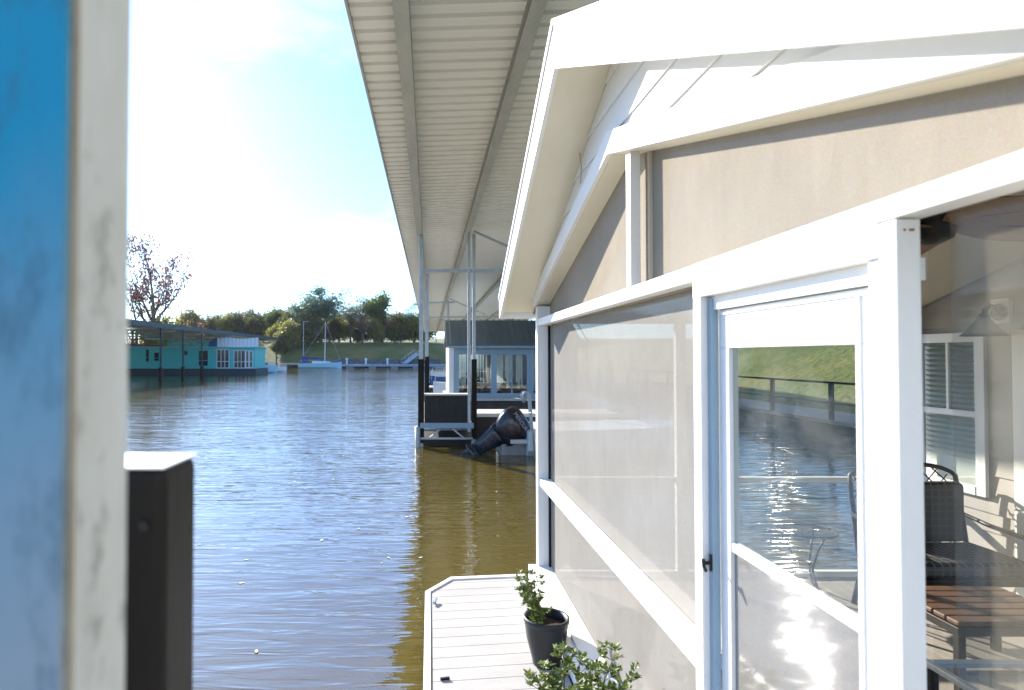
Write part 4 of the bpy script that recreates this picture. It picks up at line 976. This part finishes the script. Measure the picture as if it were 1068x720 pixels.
# far dock
fk = thing('far_dock', (-14, 128, WATER), 'long low pale dock in front of the far rocky bank', 'dock')
MB().box((289 - 448) * 127 / 640, (346 - 448) * 127 / 640, 127, 129.5, WATER + .75, WATER + .98).build('dock_top', PALEDOCK, fk)
MB().box((346.5 - 448) * 127 / 640, 9, 126.6, 129, WATER + .35, WATER + .8).build('dock_top', NBLUE, fk)
for i in range(9): MB().box(-31 + i * 4.6, -29.6 + i * 4.6, 127.2, 129.2, WATER - .3, WATER + .74 if i < 3 else WATER + .345).build('float', PALEDOCK, fk)
for i, px in enumerate((361.5, 381.5, 404)):
    x = (px - 448) * 127 / 640
    t = thing('dock_pedestal', (x, 127.4, WATER + .8), ['left', 'middle', 'right'][i] + ' of three white utility pedestals standing on the far dock', 'pedestal', 'white pedestals on the far dock')
    MB().box(x - .17, x + .17, 127.2, 127.55, WATER + .801, WATER + 1.75).build('column', WHULL, t)
    MB().loft([[(x - s, 127.375 - s, z_), (x + s, 127.375 - s, z_), (x + s, 127.375 + s, z_), (x - s, 127.375 + s, z_)] for s, z_ in ((.26, WATER + 1.751), (.26, WATER + 1.95), (.05, WATER + 2.1))]).build('cap', WHULL, t)
gw = thing('gangway', (-4, 128, WATER), 'sloping pale gangway from the far dock up to the lawn near the dock edge', 'gangway')
MB().bar((-5.2, 128.6, WATER + .95), (-2.6, 133, WATER + 3.0), 1.2, .15).build('ramp', NBLUE, gw)
g2 = MB()
for sx in (-.6, .6): g2.bar((-5.2 + sx, 128.6, WATER + 1.9), (-2.6 + sx, 133, WATER + 3.9), .08, .08)
for k in range(5):
    for sx in (-.6, .6):
        q = Vector((-5.2 + sx, 128.6, WATER + .95)).lerp(Vector((-2.6 + sx, 133, WATER + 3.0)), k / 4); g2.bar(q, q + Vector((0, 0, .95)), .07, .07, (1, 0, 0))
g2.build('handrail', GALV, gw)
lp = thing('light_pole', ((316.5 - 448) * 133 / 640, 133, WATER), 'tall thin pale pole on the bank left of the sailboat', 'pole')
lp_x = lp.location.x
MB().tube([(lp_x, 133, WATER), (lp_x, 133, WATER + 10)], [.085, .05], 8).build('shaft', GALV, lp)
MB().bar((lp_x, 133, WATER + 9.9), (lp_x + 1.0, 133, WATER + 10), .12, .1).build('lamp_head', GALV, lp)

# ------------------------------------------------------------------ trees
def grow(seed, H, spread, nleaf, lsize, bare=.0, trunk=.2, forks=3, levels=4, low=.3, flat=1.0, lift=.35, clus=.8):
    """returns (trunk MB, leaf MB) around the origin, H metres tall"""
    rng = random.Random(seed); tm = MB(); lm = MB(); tips = []
    def br(p, d, L, r, lev):
        n = 4; pts = [p]; rad = [r]; dd = d.copy()
        for i in range(n):
            dd = (dd + Vector((rng.uniform(-1, 1), rng.uniform(-1, 1), rng.uniform(-.4, .8))) * (.13 if lev else .07)).normalized()
            p = p + dd * (L / n); pts.append(p); rad.append(r * (1 - .55 * (i + 1) / n))
        tm.tube(pts, rad, 6 if lev < 2 else 4, False)
        if lev >= 2:
            for q in pts[1:]: tips.append(q)
        if lev >= levels: return
        k = forks + (2 if lev == 0 else 0) + rng.randint(0, 1)
        for j in range(k):
            t = rng.uniform(low if lev == 0 else .35, 1.0); ii = min(n - 1, int(t * n)); q = pts[ii].lerp(pts[ii + 1], t * n - ii)
            a = rng.uniform(0, 6.283); side = Vector((math.cos(a), math.sin(a), 0))
            nd_ = (dd * rng.uniform(.25, .75) + side * spread * rng.uniform(.6, 1.1) + Vector((0, 0, lift))).normalized()
            br(q, nd_, L * rng.uniform(.45, .68), rad[ii] * rng.uniform(.5, .68), lev + 1)
        br(pts[-1], (dd + Vector((rng.uniform(-.2, .2), rng.uniform(-.2, .2), .2))).normalized(), L * rng.uniform(.5, .68), rad[-1], lev + 1)
    br(Vector((0, 0, -.3)), Vector((rng.uniform(-.06, .06), rng.uniform(-.06, .06), 1)).normalized(), H * .48, trunk, 0)
    zmax = max(v[2] for v in tm.v); k = H / zmax
    tm.v = [(v[0] * k * flat, v[1] * k * flat, v[2] * k) for v in tm.v]
    if nleaf:
        T_ = [Vector((t.x * k * flat, t.y * k * flat, t.z * k)) for t in tips]
        rng.shuffle(T_); use = T_[: max(1, int(len(T_) * (1 - bare)))]
        vs = []; fs = []
        for i in range(nleaf):
            c = use[rng.randrange(len(use))]
            p = c + Vector((rng.gauss(0, 1), rng.gauss(0, 1), rng.gauss(0, .8))) * clus * .5
            a = Vector((rng.gauss(0, 1), rng.gauss(0, 1), rng.gauss(0, 1))).normalized(); b2 = a.orthogonal().normalized(); s_ = lsize * rng.uniform(.6, 1.4)
            o_ = len(vs); vs += [p - a * s_ * .6, p + b2 * s_ * .32, p + a * s_ * .6, p - b2 * s_ * .32]; fs.append((o_, o_ + 1, o_ + 2, o_ + 3))
        lm.v = [tuple(v) for v in vs]; lm.f = fs
    return tm, lm
def make_tree(name, mat, seed, label, group=None, cat='tree', **kw):
    tm, lm = grow(seed, **kw); t = thing(name, (0, 0, 0), label, cat, group)
    tm.build('trunk', BARK, t, True)
    if lm.f:
        off = lm
        me = bpy.data.meshes.new('crown'); me.from_pydata(off.v, [], off.f); me.update(); me.materials.append(mat)
        o = bpy.data.objects.new('crown', me); COL.objects.link(o); o.parent = t
    return t
def put(t, px, Y, rz=0, s=1.0, z=None):
    x = (px - 448) * Y / 640; t.location = (x, Y, land(x, Y) if z is None else z); t.rotation_euler = (0, 0, rz); t.scale = (s, s, s); return t
def put2(proto, px, Y, label, rz=0, s=1.0, group=None):
    x = (px - 448) * Y / 640
    return dup(proto, (x, Y, land(x, Y)), rz, s, label, group)

# left shore: tall half bare tree with reddish leaves, and companions
a1 = put(make_tree('half_bare_tree', LEAF_R, 21, 'tall half bare tree with reddish autumn leaves above the opposite dock roof', H=23, spread=.8, nleaf=1500, lsize=.42, bare=.5, trunk=.7, forks=3, levels=4, lift=.45, clus=1.0), 158, 112); a1.scale = (1.1, 1.1, 1.27)
a2 = put(make_tree('leafy_tree', LEAF_O, 22, 'olive green leafy tree below the reddish one at left', H=12.5, spread=.8, nleaf=5000, lsize=.5, trunk=.25, forks=3, levels=3, low=.25, clus=1.4), 168, 110)
a3 = put(make_tree('bare_tree', LEAF_R, 23, 'dark bare branching tree at the right of the left hand group', H=16, spread=.9, nleaf=250, lsize=.35, bare=.6, trunk=.6, forks=3, levels=4, clus=.8), 190, 111)
a4 = put(make_tree('bare_tree', LEAF_R, 24, 'slender bare tree rising right beside the blurred corner post', H=20, spread=.6, nleaf=150, lsize=.35, bare=.6, trunk=.55, forks=3, levels=4, clus=.8), 141, 108)

# far shore: prototypes
P1 = make_tree('broadleaf_tree', LEAF_B, 31, 'tall round headed blue green tree rising highest above the sailboat', H=17, spread=.75, nleaf=5200, lsize=.5, trunk=.3, forks=3, levels=4, low=.5, clus=1.2)
put(P1, 344, 146, 0, .72); P1.scale = (1.12, 1.0, .80)
P2 = make_tree('airy_tree', LEAF_B, 32, 'tall airy thin leaved tree beside the highest blue green one', H=17.5, spread=.9, nleaf=3000, lsize=.45, trunk=.28, forks=3, levels=4, low=.45, clus=1.2)
put(P2, 366, 148, 1, .74); P2.scale = (1.1, 1.0, .82)
P3 = make_tree('broadleaf_tree', LEAF_G, 33, 'dense dark green tree with a compact crown near the roof edge', H=15.5, spread=.7, nleaf=5600, lsize=.5, trunk=.26, forks=3, levels=3, low=.55, clus=1.5)
put(P3, 399, 147, 2, .72); P3.scale = (1.0, .95, .78)
P4 = make_tree('shrubby_tree', LEAF_O, 34, 'low olive yellow tree at the water left of the sailboat', H=7.5, spread=1.0, nleaf=5200, lsize=.46, trunk=.2, forks=4, levels=3, low=.1, clus=1.5)
put(P4, 301, 138, 0, .9)
P5 = make_tree('shrubby_tree', LEAF_D, 35, 'dark tangled low tree behind the stern of the sailboat', H=8, spread=1.0, nleaf=5200, lsize=.46, trunk=.2, forks=4, levels=3, low=.1, clus=1.6)
put(P5, 322, 140, 0, 1.0)
P6 = make_tree('bare_tree', LEAF_R, 36, 'pale bare tree standing on the lawn above the rocks', H=10, spread=.9, nleaf=300, lsize=.35, bare=.3, trunk=.4, forks=4, levels=4, low=.2, clus=.8)
put(P6, 378, 143, 0, .8)
P7 = make_tree('bare_tree', LEAF_R, 37, 'spreading bare tree on the distant shore over the aqua cruiser', H=13, spread=.85, nleaf=200, lsize=.45, bare=.5, trunk=.55, forks=3, levels=4, clus=.8)
put(P7, 262, 172, 0, 1.0)
P8 = make_tree('cedar_tree', LEAF_B, 38, 'narrow pointed cedar over the left end of the sailboat', H=13, spread=.45, nleaf=4200, lsize=.4, trunk=.22, forks=4, levels=3, low=.2, lift=.1, clus=.9)
put(P8, 317, 147, 0, .8)
rng = random.Random(99)
G1 = 'trees and bushes filling the far shore wood'
L_olive = 'low olive bush in the undergrowth along the far shore'
L_dark = 'low dark bush in the undergrowth along the far shore'
L_back = 'hazy rounded tree in the back row of the far wood'
L_bare = 'leafless grey tree among the back row of the far wood'
for px in range(206, 300, 9):
    put2(P7, px + rng.uniform(-4, 4), rng.uniform(176, 200), L_bare, rng.uniform(0, 6), rng.uniform(.6, .9), 'leafless trees of the far wood')
for px in range(203, 300, 8):
    put2(P5 if rng.random() < .6 else P4, px + rng.uniform(-3, 3), rng.uniform(160, 172), L_dark, rng.uniform(0, 6), rng.uniform(.8, 1.2), 'dark and dull bushes of the far shore')
for px in range(290, 452, 11):
    q = P5 if rng.random() < .55 else P4
    put2(q, px + rng.uniform(-4, 4), rng.uniform(146, 151), L_olive if q is P4 else L_dark, rng.uniform(0, 6), rng.uniform(.6, .95), 'olive bushes of the far shore' if q is P4 else 'dark and dull bushes of the far shore')
for px in range(286, 470, 10):
    q = rng.choice([P1, P2, P3, P3]); put2(q, px + rng.uniform(-4, 4), rng.uniform(158, 172), L_back, rng.uniform(0, 6), rng.uniform(.42, .6), 'rounded trees of the far wood')
put2(P2, 431, 148, 'thin blue green tree half hidden by the dock roof edge', 3, .6)
put2(P6, 412, 146, 'second pale bare tree right of the compact dark green one', 2, .72)
put2(P4, 392, 145, 'bright olive bush under the compact dark green tree', 2, .75)
put2(P4, 414, 147, 'yellow green bush at the edge of the lawn near the dock edge', 4, .8)
put2(P5, 293, 136, 'dark bush overhanging the water at the end of the far dock', 4, .6)
# trees on the land side, seen through the porch glass
for i, (x, yy, s, q) in enumerate(((32, 40, .9, P3), (30, 52, 1.0, P1), (36, 62, .9, P2), (40, 30, .9, P3), (34, 74, 1.0, P1))):
    dup(q, (x, yy, land(x, yy)), i, s, 'leafy tree on the land side bank seen through the porch glass', 'trees on the land side bank')

# small leaves drifting on the water
fl_ = MB(); rr = random.Random(4)
for i in range(46):
    Y_ = rr.uniform(4.5, 16); x = rr.uniform(-3.6, -.1) if Y_ < 9 else rr.uniform(-6, .0); a = rr.uniform(0, 6.28); s_ = rr.uniform(.015, .04)
    vs = [(x + s_ * r_ * math.cos(a + t), Y_ + s_ * r_ * math.sin(a + t), WATER + z_) for z_ in (.003, .006) for t, r_ in ((0, 1.3), (1.2, .6), (3.14, 1.1), (4.6, .6))]
    fl_.add(vs, [(3, 2, 1, 0), (4, 5, 6, 7), (0, 1, 5, 4), (1, 2, 6, 5), (2, 3, 7, 6), (3, 0, 4, 7)])
tag(fl_.build('floating_leaves', DEADLEAF), 'scattered pale leaves and flecks floating on the open water', 'leaves', kind='stuff')

# ------------------------------------------------------------------ light
hm, hnt = new_mat('pale_haze'); ho = N(hnt, 'ShaderNodeOutputMaterial'); hv = N(hnt, 'ShaderNodeVolumePrincipled')
hv.inputs['Color'].default_value = (.86, .93, 1, 1); hv.inputs['Density'].default_value = .00008; hv.inputs['Anisotropy'].default_value = .35
hnt.links.new(hv.outputs['Volume'], ho.inputs['Volume'])
hz_ = MB().box(-230, 230, -90, 360, WATER - 4.5, 24).build('haze', hm); hz_['kind'] = 'stuff'
tag(hz_, 'thin pale autumn haze over the whole cove', 'haze', kind='stuff')
AZ, EL = R(31.5), R(23)
sv = Vector((-math.sin(AZ) * math.cos(EL), math.cos(AZ) * math.cos(EL), math.sin(EL)))
sun = bpy.data.lights.new('sun', 'SUN'); sun.energy = 4.0; sun.angle = R(.55); sun.color = (1.0, .93, .82)
so = bpy.data.objects.new('sun', sun); COL.objects.link(so); so.rotation_euler = sv.to_track_quat('Z', 'Y').to_euler(); so.location = (-20, 30, 25)

wd = bpy.data.worlds.new('World'); SC.world = wd; wd.use_nodes = True
nt = wd.node_tree; nt.nodes.clear()
out = nt.nodes.new('ShaderNodeOutputWorld'); bg = nt.nodes.new('ShaderNodeBackground'); sky = nt.nodes.new('ShaderNodeTexSky')
sky.sky_type = 'NISHITA'; sky.sun_disc = False; sky.sun_elevation = EL; sky.sun_rotation = -AZ; sky.air_density = 1.0; sky.dust_density = 0.3; sky.ozone_density = 3.0
bg.inputs['Strength'].default_value = 0.09
# thin high cloud over the sky
tc = nt.nodes.new('ShaderNodeTexCoord'); mp = nt.nodes.new('ShaderNodeMapping'); mp.inputs['Scale'].default_value = (1.2, 1.2, 3.2); mp.inputs['Rotation'].default_value = (0, .25, .4)
no = nt.nodes.new('ShaderNodeTexNoise'); no.inputs['Scale'].default_value = 1.7; no.inputs['Detail'].default_value = 7; no.inputs['Roughness'].default_value = .6
rp = nt.nodes.new('ShaderNodeValToRGB'); rp.color_ramp.elements[0].position = .5; rp.color_ramp.elements[1].position = .85
mx = nt.nodes.new('ShaderNodeMixRGB'); mx.inputs['Color2'].default_value = (7.5, 7.6, 7.8, 1)
ml = nt.nodes.new('ShaderNodeMath'); ml.operation = 'MULTIPLY'; ml.inputs[1].default_value = .55
L_ = nt.links.new
L_(tc.outputs['Generated'], mp.inputs['Vector']); L_(mp.outputs['Vector'], no.inputs['Vector']); L_(no.outputs['Fac'], rp.inputs['Fac']); L_(rp.outputs['Color'], ml.inputs[0])
vl = nt.nodes.new('ShaderNodeMath'); vl.operation = 'ADD'; vl.inputs[1].default_value = .075   # thin even veil
L_(ml.outputs['Value'], vl.inputs[0]); L_(vl.outputs['Value'], mx.inputs['Fac']); tn = nt.nodes.new('ShaderNodeMixRGB'); tn.blend_type = 'MULTIPLY'; tn.inputs['Fac'].default_value = 1; tn.inputs['Color2'].default_value = (.57, .83, 1.22, 1)   # clear, deep blue autumn air
L_(sky.outputs['Color'], tn.inputs['Color1']); L_(tn.outputs['Color'], mx.inputs['Color1']); L_(mx.outputs['Color'], bg.inputs['Color']); L_(bg.outputs['Background'], out.inputs['Surface'])

# ------------------------------------------------------------------ camera
cam = bpy.data.cameras.new('camera'); co = bpy.data.objects.new('camera', cam); COL.objects.link(co); SC.camera = co
cam.sensor_width = 36; cam.lens = 36 * 640 / 1068; cam.clip_start = .02; cam.clip_end = 3000
cam.shift_x = 86 / 1068
pit = math.atan(12 / 640)
f = Vector((0, math.cos(pit), math.sin(pit)))
co.rotation_euler = f.to_track_quat('-Z', 'Y').to_euler()
cam.dof.use_dof = True; cam.dof.focus_distance = 6.0; cam.dof.aperture_fstop = 3.2

SC.view_settings.view_transform = 'Standard'; SC.view_settings.look = 'None'; SC.view_settings.gamma = 1.0; SC.view_settings.exposure = 1.75
SC.view_settings.use_curve_mapping = False
SC.render.engine = 'CYCLES'
SC.cycles.max_bounces = 10; SC.cycles.transparent_max_bounces = 16; SC.cycles.diffuse_bounces = 5; SC.cycles.glossy_bounces = 5
SC.cycles.sample_clamp_indirect = 30.0; SC.cycles.use_denoising = True
SC.render.resolution_x = 1024; SC.render.resolution_y = 690
